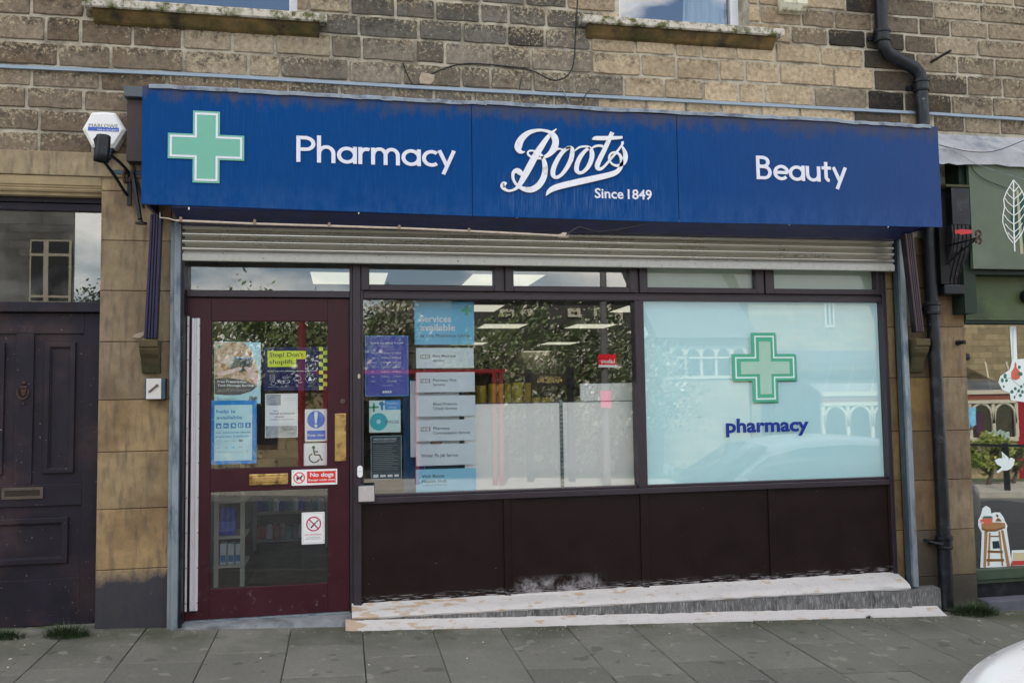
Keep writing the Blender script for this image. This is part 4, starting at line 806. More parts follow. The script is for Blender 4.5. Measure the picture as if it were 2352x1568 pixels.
# ------------------------------------------------------------------ painted plinth and doorstep
def wp(h,c):
    n=h['nt'].nodes.new('ShaderNodeTexNoise');mp=h['nt'].nodes.new('ShaderNodeMapping');mp.inputs['Scale'].default_value=(1.5,3,7)
    h['L'](h['g'].outputs['Position'],mp.inputs[0]);h['L'](mp.outputs[0],n.inputs['Vector']);n.inputs['Detail'].default_value=4;n.inputs['Roughness'].default_value=.5
    lf=h['m']('MULTIPLY',h['pos'](0,1.1,.1),.12)
    c=h['mixc'](h['ramp'](h['m']('ADD',n.outputs['Fac'],lf),.62,.675),c,A(164,146,126))
    return h['mixc'](h['m']('MULTIPLY',h['ramp'](h['noise'](16,8,.75),.56,.68),.45),c,A(128,122,116))
m_wp=mat('white_masonry_paint',A(178,175,173),.6,var=.04,vs=14,extra=wp,bump=.002,bs=30)
def cx_(h,c):
    n=h['nt'].nodes.new('ShaderNodeTexNoise');mp=h['nt'].nodes.new('ShaderNodeMapping');mp.inputs['Scale'].default_value=(26,26,4)
    h['L'](h['g'].outputs['Position'],mp.inputs[0]);h['L'](mp.outputs[0],n.inputs['Vector']);n.inputs['Detail'].default_value=6
    return h['mixc'](h['m']('MULTIPLY',h['ramp'](n.outputs['Fac'],.5,.7),.6),c,A(160,158,158))
m_conc=mat('stained_concrete',A(92,92,92),.9,var=.3,vs=12,bump=.003,bs=50,extra=cx_,col2=A(62,62,60),c2s=7)
pl=thing('plinth','concrete plinth below the shopfront roughly painted white with bare patches','plinth',(2,-.1,-.1))
def strip(nm,m,prof,xa,xb,nseg,jit=.003):
    b=MB();vs=[];k=len(prof(xa))
    for i in range(nseg+1):
        x=xa+(xb-xa)*i/nseg
        for j,(y,z) in enumerate(prof(x)): vs.append((x,y+(random.uniform(-jit,jit) if 0<j<k-1 else 0),z+(random.uniform(-jit,jit) if 0<j<k-1 else 0)))
    b.add(vs,[(i*k+j,(i+1)*k+j,(i+1)*k+j+1,i*k+j+1) for i in range(nseg) for j in range(k-1)]+[tuple(range(k)),tuple(range(nseg*k+k-1,nseg*k-1,-1))]);return b.build(nm,m,pl,smooth=True)
sx=lambda x:(x-.05)/4
strip('painted_ledge',m_wp,lambda x:[(.06,.118),(-.004,.115),(-.012,.106),(-.10,.088-.012*sx(x)),(-.145,.072-.018*sx(x)),(-.155,.06-.03*sx(x)),(-.150,.05-.03*sx(x)),(.06,.04)],.055,3.985,60)
strip('concrete_face',m_conc,lambda x:[(.06,.045),(-.148,.052-.03*sx(x)),(-.152,-.03-.1*sx(x)),(-.152,-.3),(.06,-.3)],.05,3.99,40,.002)
strip('concrete_face',m_conc,lambda x:[(-.03,.02),(-.13,.01),(-.135,-.3),(-.03,-.3)],3.99,4.24,4,.002)
strip('painted_base',m_wp,lambda x:[(-.14,gz(x,-.15)+.045),(-.158,gz(x,-.15)+.035),(-.20,gz(x,-.2)+.014),(-.245,gz(x,-.25)+.002),(-.25,gz(x,-.25)-.02),(-.14,gz(x,-.25)-.02)],.015,4.2,80,.0035)
ds=thing('doorstep','low grey concrete step below the maroon shop door','step',(-.5,-.1,0))
b=MB();vs=[];ns=24
for i in range(ns+1):
    x=-1.03+(.05+1.03)*i/ns
    for y,z in((.09,.062),(-.03,.058),(-.115,.045),(-.135,.03),(-.16,gz(x,-.15)-.02),(.09,-.1)): vs.append((x,y+random.uniform(-.002,.002),z+random.uniform(-.0015,.0015)))
b.add(vs,[(i*6+j,(i+1)*6+j,(i+1)*6+(j+1)%6,i*6+(j+1)%6) for i in range(ns) for j in range(6)]+[tuple(range(6)),tuple(range(ns*6+5,ns*6-1,-1))]);b.build('step',mat('step_concrete',A(112,116,120),.85,var=.2,vs=14,bump=.002,col2=A(80,82,84),c2s=6),ds,smooth=True)
BX(-.97,.044,-.012,.07,.0590,.0655).build('threshold_strip',m_galv,ds,bevel=.002)
# ------------------------------------------------------------------ grass, litter
m_gr=mat('grass_blade',A(46,62,34),.7,var=.3,vs=30)
def tuft(x,y,r,h,n,label):
    m=MB();
    for _ in range(n):
        a=random.uniform(0,6.28);d=r*random.random()**.7;bx,by=x+d*math.cos(a)*1.3,y+d*math.sin(a)*.6;hh=h*random.uniform(.4,1)*(1.1-.5*d/r);ln=random.uniform(.2,.9)*hh;a2=a+random.uniform(-.7,.7);wd=random.uniform(.0012,.0028);px,py=-math.sin(a2)*wd,math.cos(a2)*wd;g=gz(bx,by)-.004
        pr=[]
        for t in(0,.4,.75,1): pr.append((bx+math.cos(a2)*ln*t*t,by+math.sin(a2)*ln*t*t-.3*ln*t*t,g+hh*(t-.25*t*t)))
        vs=[];
        for i,t in enumerate((1,.9,.6)): q=pr[i];vs+=[(q[0]-px*t,q[1]-py*t,q[2]),(q[0]+px*t,q[1]+py*t,q[2])]
        vs.append(pr[3]);m.add(vs,[(0,1,3,2),(2,3,5,4),(4,5,6)])
    return tag(m.build('grass_tuft',m_gr),label,'grass tuft','grass tufts at the foot of the wall')
p=gp=lambda k,x,y:(lambda d:(lambda t:(CAM[0]+t*d[0],CAM[1]+t*d[1]))((.003+.00386+.005-CAM[2]+.025*CAM[1]-.0386*CAM[0])/(d[2]+.0386*d[0]-.025*d[1])))(ray(k,x,y))
for k,x,y,r,h,n,l in((5,385,1300,.095,.13,460,'green grass tuft growing below the purple house door beside the stone pier'),(5,30,1310,.08,.10,320,'grass tuft at the left edge below the purple house door'),(14,2035,650,.14,.15,700,'large grass tuft in the corner right of the drainpipe foot'),(14,1362,672,.02,.035,60,'tiny grass sprig on the white painted base of the plinth'),(13,262,950,.012,.02,30,'tiny weed at the left end of the white painted base')):
    q=gp(k,x,y);tuft(q[0],q[1],r,h,n,l)
dirt=MB()
for _ in range(260):
    x,y=random.uniform(-2.6,4.9),-abs(random.gauss(0,.09))-.1
    if -.0<x<4.2: y-=.16
    s=random.uniform(.002,.006);z=gz(x,y);dirt.add([(x-s,y-s,z),(x+s,y-s*.6,z),(x+s*.7,y+s,z),(x-s*.8,y+s*.8,z),(x,y,z+s*.9)],[(0,1,4),(1,2,4),(2,3,4),(3,0,4)])
tag(dirt.build('grit',mat('grit_mix',A(130,124,108),.9,var=.4,vs=90)),'scattered grit and crumbs along the foot of the wall','grit',kind='stuff')
pm=flat('petal_white',186,182,168)
pp=None
for i,(k,x,y) in enumerate([(5,60,1430),(5,45,1478),(5,88,1316),(13,262,1157),(13,890,1115),(13,990,1012),(14,1258,734),(14,1470,784),(14,2065,692),(14,2100,826),(7,543,1400),(14,90,772),(13,1918,1098),(5,140,1350)]):
    q=gp(k,x,y);m=MB();L_=random.uniform(.006,.012);a=random.uniform(0,3.1);g=gz(*q)+.001
    P=[(math.cos(t*1.047)*L_,math.sin(t*1.047)*L_*.5) for t in range(6)]
    m.add([(q[0]+u*math.cos(a)-v*math.sin(a),q[1]+u*math.sin(a)+v*math.cos(a),g+.002*(j%2)) for j,(u,v) in enumerate(P)]+[(q[0],q[1],g+.0045)],[(j,(j+1)%6,6) for j in range(6)])
    tag(m.build('petal',pm),'small pale fallen petal on the grey paving','petal','petals scattered on the paving')
# ------------------------------------------------------------------ green cafe front on the right
cf=thing('cafe_shopfront','sage green cafe shopfront with a leaf emblem at the right edge beside the drainpipe','shopfront',(5.6,-.1,0))
m_sage=mat('sage_green_paint',A(76,88,72),.55,var=.12,vs=7,bump=.0008,bs=16,col2=A(88,98,84),c2s=1.5)
m_moss=mat('mossy_green_paint',A(62,76,46),.5,var=.22,vs=5,bump=.001,bs=16,col2=A(40,54,32),c2s=3.2)
m_dkgreen=flat('dark_green_paint',30,44,36)
CX=9.6
BX(4.545,CX,-.25,-.22,2.322,3.135).build('fascia_panel',m_sage,cf,bevel=.002);BX(4.50,4.60,-.20,-.052,2.0,3.2).build('end_board',m_dkgreen,cf)
x0,_,z0,z1=rc(11,455,945,836,1260,-.06);BX(4.60,CX,-.075,.1,z0,z1).build('lower_panel',m_moss,cf,bevel=.003)
BX(4.60,CX,-.065,.12,z0-.022,z0-.002).build('drip_rail',m_dkgreen,cf,bevel=.002);BX(4.60,CX,-.2,-.076,2.29,2.318).build('soffit',m_dkgreen,cf)
GZ1=z0-.024;GZ0=pt(12,500,1312,.0).z
g=BX(4.605,CX,.0,.006,GZ0,GZ1).build('window_pane',m_ggreen,cf)
m=MB();zs=pt(12,600,1395,-.06).z;m.box(4.602,CX,-.055,.1,zs+.03,GZ0);m.box(4.602,CX,-.04,.1,zs-.0,zs+.028);m.build('window_sill',mat('green_sill_paint',A(54,70,54),.5,var=.2,vs=10),cf,bevel=.004)
BX(4.61,CX,-.0,.1,-.3,zs-.002).build('base_board',m_black,cf);a=pt(12,600,1462,-.12).z
m=MB();m.box(4.62,CX,-.14,.0,-.35,a-.035);m.build('base_step',mat('blue_grey_step',A(84,86,96),.8,var=.2,vs=10),cf,bevel=.004)
BX(4.55,8.9,2.2,2.3,-.1,2.6).build('back_wall',m_room,cf);BX(4.62,8.9,.12,2.2,2.6,2.7).build('inner_ceiling',m_room,cf);BX(4.62,8.9,.12,2.2,-.1,.02).build('inner_floor',m_carpet,cf)
# lead flashing over the cafe fascia
mb=MB();vs=[];n=40;x=[4.19+(CX-4.19)*(i/n)**1.5 for i in range(n+1)]
za=pt(3,1850,868,-.052).z;zm=pt(3,1850,962,-.24).z;zb=pt(3,1900,1048,-.27).z
for i,xx in enumerate(x):
    w_=random.uniform(-.012,.012);vs+=[(xx,-.052,za+.01),(xx,-.07,za-.02+w_*.4),(xx,-.22,zm+.02),(xx,-.262,zm+w_*.2),(xx,-.268,zb+.02+w_*.3),(xx,-.272+w_*.3,zb+w_)]
mb.add(vs,[(i*6+j,(i+1)*6+j,(i+1)*6+j+1,i*6+j+1) for i in range(n) for j in range(5)]);o=mb.build('flashing',mat('pale_lead',A(148,150,154),.65,metal=.2,var=.12,vs=9,bump=.006,bs=8,col2=A(112,118,128),c2s=5),cf);s=o.modifiers.new('t','SOLIDIFY');s.thickness=.004
# leaf emblem
m_leafw=flat('white_leaf_paint',205,208,206)
YE=-.2505
def E_(x,y): p=pt(11,x,y,YE);return (p.x,p.z)
out_l=[(768,365),(748,400),(722,445),(706,490),(712,540),(702,585),(700,635),(718,690),(740,735),(765,765)]
out_r=[(768,365),(800,400),(830,450),(842,500),(838,550),(842,600),(842,650),(825,700),(800,735),(775,765)]
m=MB();m.stroke([E_(*p) for p in out_l],.0075,YE,.002);m.stroke([E_(*p) for p in out_r],.0075,YE,.0023);m.stroke([E_(*p) for p in((768,365),(770,500),(770,640),(774,765),(777,820))],.010,YE,.0026)
for i,(y0,dx,dy) in enumerate(((425,-28,-18),(470,-48,-30),(520,-58,-40),(575,-62,-48),(630,-62,-44),(680,-55,-36),(725,-38,-26),(425,30,-18),(470,55,-35),(520,66,-45),(575,66,-50),(630,66,-48),(680,54,-40),(725,38,-28))):
    a=E_(770,y0+18);b=E_(770+dx*.6,y0+dy*.2);c=E_(770+dx,y0+dy);m.stroke([a,b,c],.0055,YE,.0028+.0001*i)
m.build('leaf_emblem',m_leafw,cf)
m=MB();cx,cz=E_(900,620);m.disc(cx,cz,.20,YE,.0012,40,.205);m.build('emblem_disc',flat('emblem_green',22,62,56),cf)
m=MB();p=[E_(*q) for q in((786,430),(800,430),(832,835),(812,838))];m.prism(p,YE-.0018,YE-.0013);m.build('emblem_bar',flat('emblem_cream',150,150,126),cf)
m=MB();p=pt(11,840,1110,-.07);m.lathe([(.05,0),(.05,.05),(.035,.06)],(p.x,-.076,p.z),'y',18);m.build('vent_pipe',m_black,cf)
# console bracket at the end of the cafe fascia
cb_=thing('console_bracket','flaking black scroll console at the left end of the green cafe fascia','console',(4.45,-.2,2.2))
def Kx(x,y,Y=-.26): p=pt(11,x,y,Y);return p
x0=Kx(375,500).x;x1=Kx(488,500).x;zt=Kx(430,412).z;zb_=Kx(430,650).z;zc=Kx(400,1020).z;zd=Kx(400,1088).z
MB().box(x0,x1,-.26,-.062,zb_,zt).build('upper_block',m_black,cb_,bevel=.004)
MB().box(x0-.07,x0-.001,-.2,-.062,zc,zt).build('side_board',flat('very_dark_board',12,12,14),cb_)
BX(x0-.05,x1+.006,-.27,-.062,zt+.001,zt+.018).build('cap',mat('mossy_cap',A(66,64,44),.9,var=.3,vs=30),cb_,bevel=.003)
m=MB();zz=[zb_-.002,zb_-.09,zb_-.2,zb_-.3,zc+.04,zc];yy=[-.262,-.268,-.24,-.19,-.155,-.15];P=list(zip(yy,zz))
b0=x0-.045;m.xprism([(-.062,zb_-.002)]+P+[(-.062,zc)],b0+.035,x1-.003)
m.build('scroll',mat('flaking_black_paint',A(36,36,40),.6,var=.35,vs=20,bump=.002,bs=20,col2=A(70,60,56),c2s=10,c2lo=.6,c2hi=.7),cb_,bevel=.004)
m=MB()
for i in range(5):
    u=b0+.045+i*(x1-b0-.06)/4;m.add([(u,y-.0005,z) for y,z in P]+[(u+.008,y-.0005,z) for y,z in P]+[(u+.004,y-.008,z) for y,z in P],[q for j in range(5) for q in((j,j+1,j+13,j+12),(j+6,j+12,j+13,j+7))])
m.build('scroll_reeding',m_black,cb_)
BX(b0,x1-.02,-.20,-.062,zd,zc-.001).build('foot_moulding',m_black,cb_,bevel=.012,seg=3)
x,_,zr0,zr1=rc(11,400,682,492,712,-.27);m=MB();m.prism([(x0+.005,zr0),(x0+.03,zr0+.006),(x0+.05,zr0-.004),(x1-.004,zr0+.008),(x1-.003,zr1),(x0+.06,zr1+.004),(x0+.02,zr1-.003),(x0+.004,zr1)],-.274,-.262);m.build('red_primer_patch',flat('red_primer',170,52,56),cb_)
hb=thing('hanging_bracket','thin rusty scrolled iron hanging bracket in front of the console and green fascia','bracket',(4.25,-.1,2.4))
def Hh(x,y,Y):return pt(11,x,y,Y)
m=MB();m.tube([Hh(285,795,-.1),Hh(400,770,-.3),Hh(545,732,-.5)],.0075,8);m.build('arm',m_black,hb,smooth=True)
m=MB();m.tube([Hh(288,948,-.1),Hh(400,850,-.3),Hh(548,728,-.5)],.007,8);m.build('stay',m_black,hb,smooth=True)
m=MB();m.tube([Hh(300,800,-.1),Hh(340,820,-.14),Hh(390,850,-.2),Hh(420,830,-.28),Hh(450,790,-.36)],.006,8);m.build('scroll_bar',m_black,hb,smooth=True)
for cx,cy in((546,705),(548,752)):
    m=MB();p=Hh(cx,cy,-.5);m.tube([(p.x+.018*math.cos(R(a)),-.5+(a/720)*.02,p.z+.02*math.sin(R(a))) for a in range(-90,250,20)],.008,8);m.build('curl',m_rust,hb,smooth=True)
m=MB();p=Hh(285,860,-.08);m.box(p.x-.012,p.x+.012,-.1,-.062,Hh(0+285,960,-.1).z,Hh(285,770,-.1).z);m.build('wall_plate',m_rust,hb,bevel=.002)
for i,(x,y,l) in enumerate(((418,1401,'black screw knob on the stone pier just left of the cafe window top'),)):
    p=pt(11,x,y,-.07);m=MB();m.lathe([(.02,0),(.02,.02),(.012,.022),(.012,.05),(.016,.052),(.016,.075),(.008,.078)],(p.x,-.061,p.z),'y',14);tag(m.build('wall_knob',m_black,smooth=True),l,'wall fitting')
p=pt(11,470,1492,-.01);m=MB();m.lathe([(.026,0),(.028,.008),(.02,.014),(.006,.014)],(p.x+.008,-.002,p.z),'y',20);tag(m.build('round_vent',m_black,smooth=True),'small round black vent disc on the cafe glass below the wall knob','vent')
cable(3,[(1810,925),(1900,948),(2010,968),(2130,970),(2230,945),(2352,895)],.003,'black_cable','thin black cable sagging across the lead flashing over the cafe fascia',Y=-.285)
cable(3,[(1830,930),(1950,990),(2080,1060),(2352,1145)],.002,'thin_wire','thin pale wire running down over the green fascia from the lead flashing',Y=-.285,mm=m_galv)
cable(3,[(2005,1040),(2040,1100),(2110,1150),(2240,1200)],.003,'black_cable','dark wire curving over the top left of the green fascia',Y=-.262,mm=m_dkgreen)
# cafe window stickers
def spr(k,pts,Y): return [(lambda p:(p.x,p.z))(pt(k,x,y,Y)) for x,y in pts]
YG=-.0008
m_stw=flat('sticker_white',206,218,216);m_wood=flat('sticker_wood',150,112,72);m_wood2=flat('sticker_dark_wood',112,76,44);m_terra=flat('sticker_terracotta',190,94,74);m_sgreen=flat('sticker_green',56,104,92)
def sticker(name,label,k,outline,loc=None):
    q=spr(k,outline,YG);t=thing(name,label,'window sticker',(q[0][0],YG,q[0][1]));MB().prism(q,YG-.0008,YG).build('backing',m_stw,t);return t
st=sticker('stool_sticker','window sticker of a wooden stool with a steaming cup on its seat',12,[(478,1310),(486,1120),(466,1080),(466,1050),(480,1025),(490,985),(510,972),(532,985),(538,1015),(555,1008),(585,1008),(605,1035),(612,1055),(626,1080),(622,1100),(652,1300),(590,1306)])
def shp(t,nm,m,k,polys,d):
    b=MB()
    for i,p in enumerate(polys): b.prism(spr(k,p,YG),YG-.0009-d-.0001*i,YG-.0009)
    return b.build(nm,m,t)
shp(st,'legs',m_wood,12,[[(500,1112),(518,1112),(508,1308),(494,1308)],[(590,1105),(604,1105),(640,1300),(622,1302)],[(524,1118),(534,1120),(528,1300),(516,1300)],[(576,1112),(586,1110),(604,1300),(594,1302)]],.0004)
shp(st,'rungs',m_wood2,12,[[(518,1215),(600,1218),(601,1230),(517,1228)],[(512,1262),(606,1262),(607,1276),(511,1276)],[(530,1135),(582,1135),(583,1142),(529,1142)]],.0011)
shp(st,'seat',m_wood,12,[[(482,1080),(490,1068),(520,1062),(580,1062),(612,1066),(614,1082),(600,1098),(560,1108),(510,1108),(486,1098)]],.0016);shp(st,'seat_edge',m_wood2,12,[[(484,1092),(510,1100),(560,1100),(612,1086),(612,1094),(560,1112),(510,1113),(486,1102)]],.002)
shp(st,'cup',m_terra,12,[[(488,1036),(545,1034),(542,1058),(530,1076),(508,1078),(494,1062)],[(478,1048),(490,1046),(494,1058),(490,1062),(484,1054),(482,1062),(492,1068),(486,1070),(478,1060)]],.0024);shp(st,'tea',m_sgreen,12,[[(490,1034),(500,1028),(535,1028),(544,1034),(535,1040),(500,1040)]],.003)
shp(st,'cake_and_heart',m_wood2,12,[[(560,1056),(566,1046),(576,1038),(586,1046),(594,1056)],[(562,1022),(568,1018),(573,1022),(577,1027),(570,1036)]],.0026);shp(st,'gap',flat('sticker_dark_gap',30,46,56),12,[[(543,1166),(578,1163),(584,1204),(546,1206)]],.0014)
dv=sticker('dove_sticker','white paper dove sticker in flight on the cafe window',19,[(412,1260),(440,1285),(470,1310),(482,1332),(505,1316),(538,1340),(528,1390),(500,1425),(460,1442),(420,1440),(378,1468),(362,1452),(400,1425),(415,1408),(370,1385),(345,1345),(380,1325),(420,1325)])
shp(dv,'eye',flat('sticker_ink',60,62,66),19,[[(478,1334),(486,1334),(486,1341),(478,1341)],[(430,1290),(433,1290),(440,1320),(437,1320)]],.0004)
hp_=sticker('hanging_plant_sticker','window sticker of a terracotta hanging pot with green leaves at the right edge',19,[(488,60),(550,60),(562,380),(627,375),(700,420),(760,560),(740,700),(640,790),(500,770),(490,700),(420,670),(380,600),(400,540),(490,480),(510,400)])
shp(hp_,'pot',m_terra,19,[[(532,460),(535,420),(543,405),(552,420),(555,460),(590,500),(585,560),(550,580),(510,570),(502,540),(505,500)]],.0004)
lv=[]
for cx,cy,rx,ry in((445,540,16,26),(418,580,14,22),(458,582,14,16),(500,600,0,0),(432,640,8,14),(510,690,16,18),(542,660,14,16),(575,680,14,16),(590,725,16,16),(535,742,8,16),(600,640,12,16),(580,455,14,18),(590,520,22,20),(610,690,12,18),(640,620,20,26),(660,690,18,26),(690,560,20,30)):
    if rx: lv.append([(cx+rx*math.cos(t*.785),cy+ry*math.sin(t*.785)) for t in range(8)])
shp(hp_,'leaves',m_sgreen,19,lv,.0008);b=MB()
for s in([(520,380),(520,90)],[(440,560),(500,560),(540,600),(600,650)],[(540,740),(560,700),(600,650)]): b.stroke(spr(19,s,YG),.0025,YG-.0009,.0006)
b.build('stems',flat('sticker_stem',70,84,80),hp_)
bk=sticker('book_sticker','window sticker of cream and red books cut off at the right photo edge',12,[(645,1300),(650,1215),(760,1212),(760,1296)]);shp(bk,'cream_book',flat('sticker_cream',186,176,140),12,[[(655,1228),(755,1226),(755,1268),(654,1270)]],.0004);shp(bk,'red_book',flat('sticker_red',170,60,56),12,[[(652,1272),(755,1270),(755,1294),(650,1298)]],.0005)
# ------------------------------------------------------------------ notices
m_ink=flat('print_ink',52,56,66,.6);m_grey=flat('print_grey',120,124,130,.6);m_pwhite=flat('paper_white',206,212,222,.6,k=.74);m_pblue=flat('pale_blue_paper',168,204,226,.6);m_skyb=flat('print_sky_blue',96,176,214,.6,k=.76);m_cyan=flat('print_cyan',10,126,196,.6);m_dkn=flat('print_navy',18,26,78,.6);m_lime=flat('print_lime',196,208,66,.6);m_bluep=flat('print_mid_blue',52,122,176,.6)
class Notice:
    def __init__(s,name,label,k,x0,y0,x1,y1,Y,m,cat='notice',th=.001,rad=0,skew=0):
        s.Y=Y;s.x0,s.x1,s.z0,s.z1=rc(k,x0,y0,x1,y1,Y);s.w=s.x1-s.x0;s.h=s.z1-s.z0;s.skew=skew
        s.t=thing(name,label,cat,(s.x0,Y,s.z0));s.d=0
        if m:
            b=MB()
            if rad: P=arc(s.x1-rad,s.z1-rad,rad,rad,90,0,4)+arc(s.x1-rad,s.z0+rad,rad,rad,0,-90,4)+arc(s.x0+rad,s.z0+rad,rad,rad,270,180,4)+arc(s.x0+rad,s.z1-rad,rad,rad,180,90,4)
            else: P=[(s.x0,s.z0),(s.x1,s.z0),(s.x1,s.z1),(s.x0,s.z1)]
            b.prism([s.S(*p) for p in P],Y-th,Y);b.build('sheet',m,s.t)
        s.Y=Y-th
    def S(s,x,z): return (x,z+s.skew*(x-s.x0))
    def P(s,u,v): return s.S(s.x0+u*s.w,s.z1-v*s.h)
    def lay(s): s.d+=.00025;return s.Y-s.d
    def poly(s,nm,m,*ps):
        y=s.lay();b=MB()
        for p in ps: b.prism([s.P(*q) for q in p],y-.0001,y+.0001)
        return b.build(nm,m,s.t)
    def rect(s,nm,m,*rs): return s.poly(nm,m,*[[(a,b),(c,b),(c,d),(a,d)] for a,b,c,d in rs])
    def text(s,nm,m,*ts):   # (string,u,v baseline,cap height v,width u or None,bold)
        y=s.lay();b=MB()
        for t in ts:
            t=list(t)+[None]*(6-len(t));x,z=s.x0+t[1]*s.w,s.z1-t[2]*s.h
            b.text(t[0],x,z,y,t[3]*s.h,width=t[4]*s.w if t[4] else None,bold=t[5] or 0,fn=s.S)
        return b.build(nm,m,s.t)
    def strokes(s,nm,m,w,*ps,close=False):
        y=s.lay();b=MB()
        for i,p in enumerate(ps): b.stroke([s.P(*q) for q in p],w,y,.0002,close=close)
        return b.build(nm,m,s.t)
    def circ(s,nm,m,u,v,r,w=None):
        y=s.lay();b=MB();x,z=s.P(u,v)
        if w: b.ring(x,z,r*s.w,w*s.w,y,.0002)
        else: b.disc(x,z,r*s.w,y,.0002)
        return b.build(nm,m,s.t)
# (door, behind glass)
YD=.0475
n=Notice('prescription_poster','poster of hands holding a phone about a free prescription text service on the door glass',16,65,65,620,800,YD+.003,m_pblue,'poster',skew=-.02)
pic=mat('blurred_knit_print',A(190,168,150),.6,var=.2,vs=30,col2=A(150,104,70),c2s=24,c2lo=.48,c2hi=.62,extra=lambda h,c:h['mixc'](h['ramp'](h['noise'](14,3),.5,.66),c,A(214,204,198)))
n.poly('photo_print',pic,[(0.01,0.01),(.62,.01),(.78,.12),(.88,.3),(.95,.45),(.97,.6),(.93,.72),(.8,.8),(.55,.86),(.25,.87),(0.01,.85)])
n.poly('dark_band',mat('print_dark_band',A(84,78,86),.6,var=.25,vs=20),[(.01,.60),(.3,.585),(.7,.63),(.93,.72),(.8,.8),(.55,.86),(.25,.87),(.01,.85)])
n.poly('phone_print',flat('print_phone',66,72,84),[(.42,.27),(.46,.245),(.8,.25),(.84,.28),(.78,.44),(.58,.50),(.33,.44)]);n.poly('phone_edge',flat('print_phone_edge',120,160,190),[(.42,.27),(.46,.245),(.8,.25),(.84,.28),(.82,.275),(.46,.27),(.34,.44),(.32,.43)])
n.poly('fingers_print',flat('print_skin',204,178,178),[(.03,.52),(.3,.46),(.55,.405),(.6,.43),(.56,.46),(.3,.53),(.1,.56)],[(.63,.42),(.68,.40),(.8,.42),(.92,.52),(.95,.62),(.88,.68),(.78,.58),(.7,.47)])
n.text('lettering',m_pwhite,('Free Prescription',.07,.665,.035,.62,.025),('Text Message Service',.07,.725,.035,.78,.025),('and let you know when we have received your prescription',.07,.782,.012,.7),('from your GP, and when it is ready to collect',.07,.81,.012,.62))
n.text('small_print',m_ink,('Sign up today by talking to a',.06,.93,.016,.46),('member of the Pharmacy team',.06,.958,.016,.5));n.rect('cross_print',m_green,(.06,.07,.155,.09),(.096,.045,.12,.115))
X0,Z0=n.P(.73,.955);kx=.20*n.w/1750;logo(lambda x,z:(X0+(x-120)*kx,Z0+(1000-z)*kx),n.lay(),.0001,n.t,m_ink,None,'small_logo')
n=Notice('payment_notice','bright blue bordered help is available notice low on the door glass',16,15,770,570,1530,YD,m_cyan,'notice',th=.0012)
n.rect('inner_sheet',m_pblue,(.09,.07,.905,.945));n.text('lettering',m_bluep,('help is',.13,.195,.052,.41,.02),('available',.13,.292,.052,.56,.02),('we welcome these',.12,.515,.03,.74,.012),('payment methods',.12,.578,.03,.72,.012))
n.rect('icons',m_bluep,*[(.125+i*.158,.355,.125+i*.158+.115,.435) for i in range(5)])
n.poly('icon_figures',m_pblue,[(.15,.42),(.17,.375),(.2,.40),(.23,.37),(.21,.425)],[(.30,.38),(.37,.39),(.38,.42),(.35,.40),(.31,.42)],[(.47,.38),(.52,.37),(.54,.41),(.49,.42)],[(.62,.37),(.65,.37),(.65,.425),(.62,.425)],[(.67,.37),(.69,.37),(.69,.425),(.67,.425)],[(.80,.37),(.83,.37),(.835,.42),(.79,.42)])
n.rect('card_marks',m_grey,(.30,.635,.39,.64),(.46,.635,.54,.64),(.62,.62,.70,.652),(.31,.735,.38,.742),(.62,.725,.70,.735),(.15,.81,.72,.813),(.79,.79,.81,.80),(.78,.82,.83,.825),(.14,.735,.22,.74),(.17,.685,.19,.695))
n.strokes('card_outlines',m_grey,.0012,[(.15,.62),(.235,.62),(.235,.655),(.15,.655)],close=True);n.rect('card_blue_mark',m_skyb,(.47,.72,.53,.748))
n=Notice('shoplifting_notice','navy and lime Stop shoplifting notice with checker border on the door glass',17,20,35,832,590,YD,m_dkn,'notice',rad=.004)
n.poly('lime_label',m_lime,[(.06,.09),(.66,.09),(.66,.28),(.505,.28),(.505,.455),(.06,.455)]);n.text('headline',m_ink,("Stop! Don't",.09,.225,.095,.53,.012),('shoplift.',.09,.385,.095,.385,.012))
n.text('lettering',m_pwhite,('Boots uses the following security protection',.06,.565,.030,.77,.008),('Fingerprint alarms',.07,.915,.012,.16),('Staff body cameras',.27,.915,.012,.1),('CCTV',.52,.915,.012,.04),('Alarms',.7,.915,.012,.05))
ch=[]
for r in range(11):
    c=r%2;ch.append((.868+.066*c,.005+r*.09,.868+.066*(c+1),.005+(r+1)*.09))
n.rect('checker_border',m_lime,*ch)
C=lambda u,v,r,n_=10,rr=1.45:[(u+r*math.cos(i*6.283/n_),v+r*rr*math.sin(i*6.283/n_)) for i in range(n_)]
n.strokes('icon_outlines',m_pwhite,.0016,[(.1,.65),(.17,.65),(.17,.77),(.1,.77)],C(.135,.71,.02),[(.11,.85),(.13,.8),(.135,.76),(.15,.8),(.19,.82),(.17,.88),(.13,.88)],[(.30,.68),(.38,.68),(.38,.72),(.30,.72)],[(.26,.79),(.40,.76),(.41,.81),(.27,.84)],[(.47,.72),(.56,.65),(.59,.74),(.49,.80)],[(.65,.73),(.69,.655),(.76,.655),(.8,.73),(.76,.82),(.69,.82)],[(.54,.80),(.6,.80),(.6,.82),(.55,.83)],close=True)
n.poly('bell_print',m_pwhite,[(.695,.78),(.71,.71),(.725,.69),(.74,.71),(.755,.78)])
n=Notice('blood_pressure_notice','white notice offering a free blood pressure check in the middle of the door glass',17,38,630,455,1190,YD,m_pwhite,'notice')
ph=mat('grey_photo_print',A(150,158,166),.6,var=.3,vs=24,col2=A(96,100,104),c2s=16);n.rect('photo_prints',ph,(.03,.02,.48,.265),(.02,.735,.97,.985));n.rect('rule',m_grey,(.55,.155,.95,.158),(.6,.11,.93,.116),(.16,.70,.86,.702))
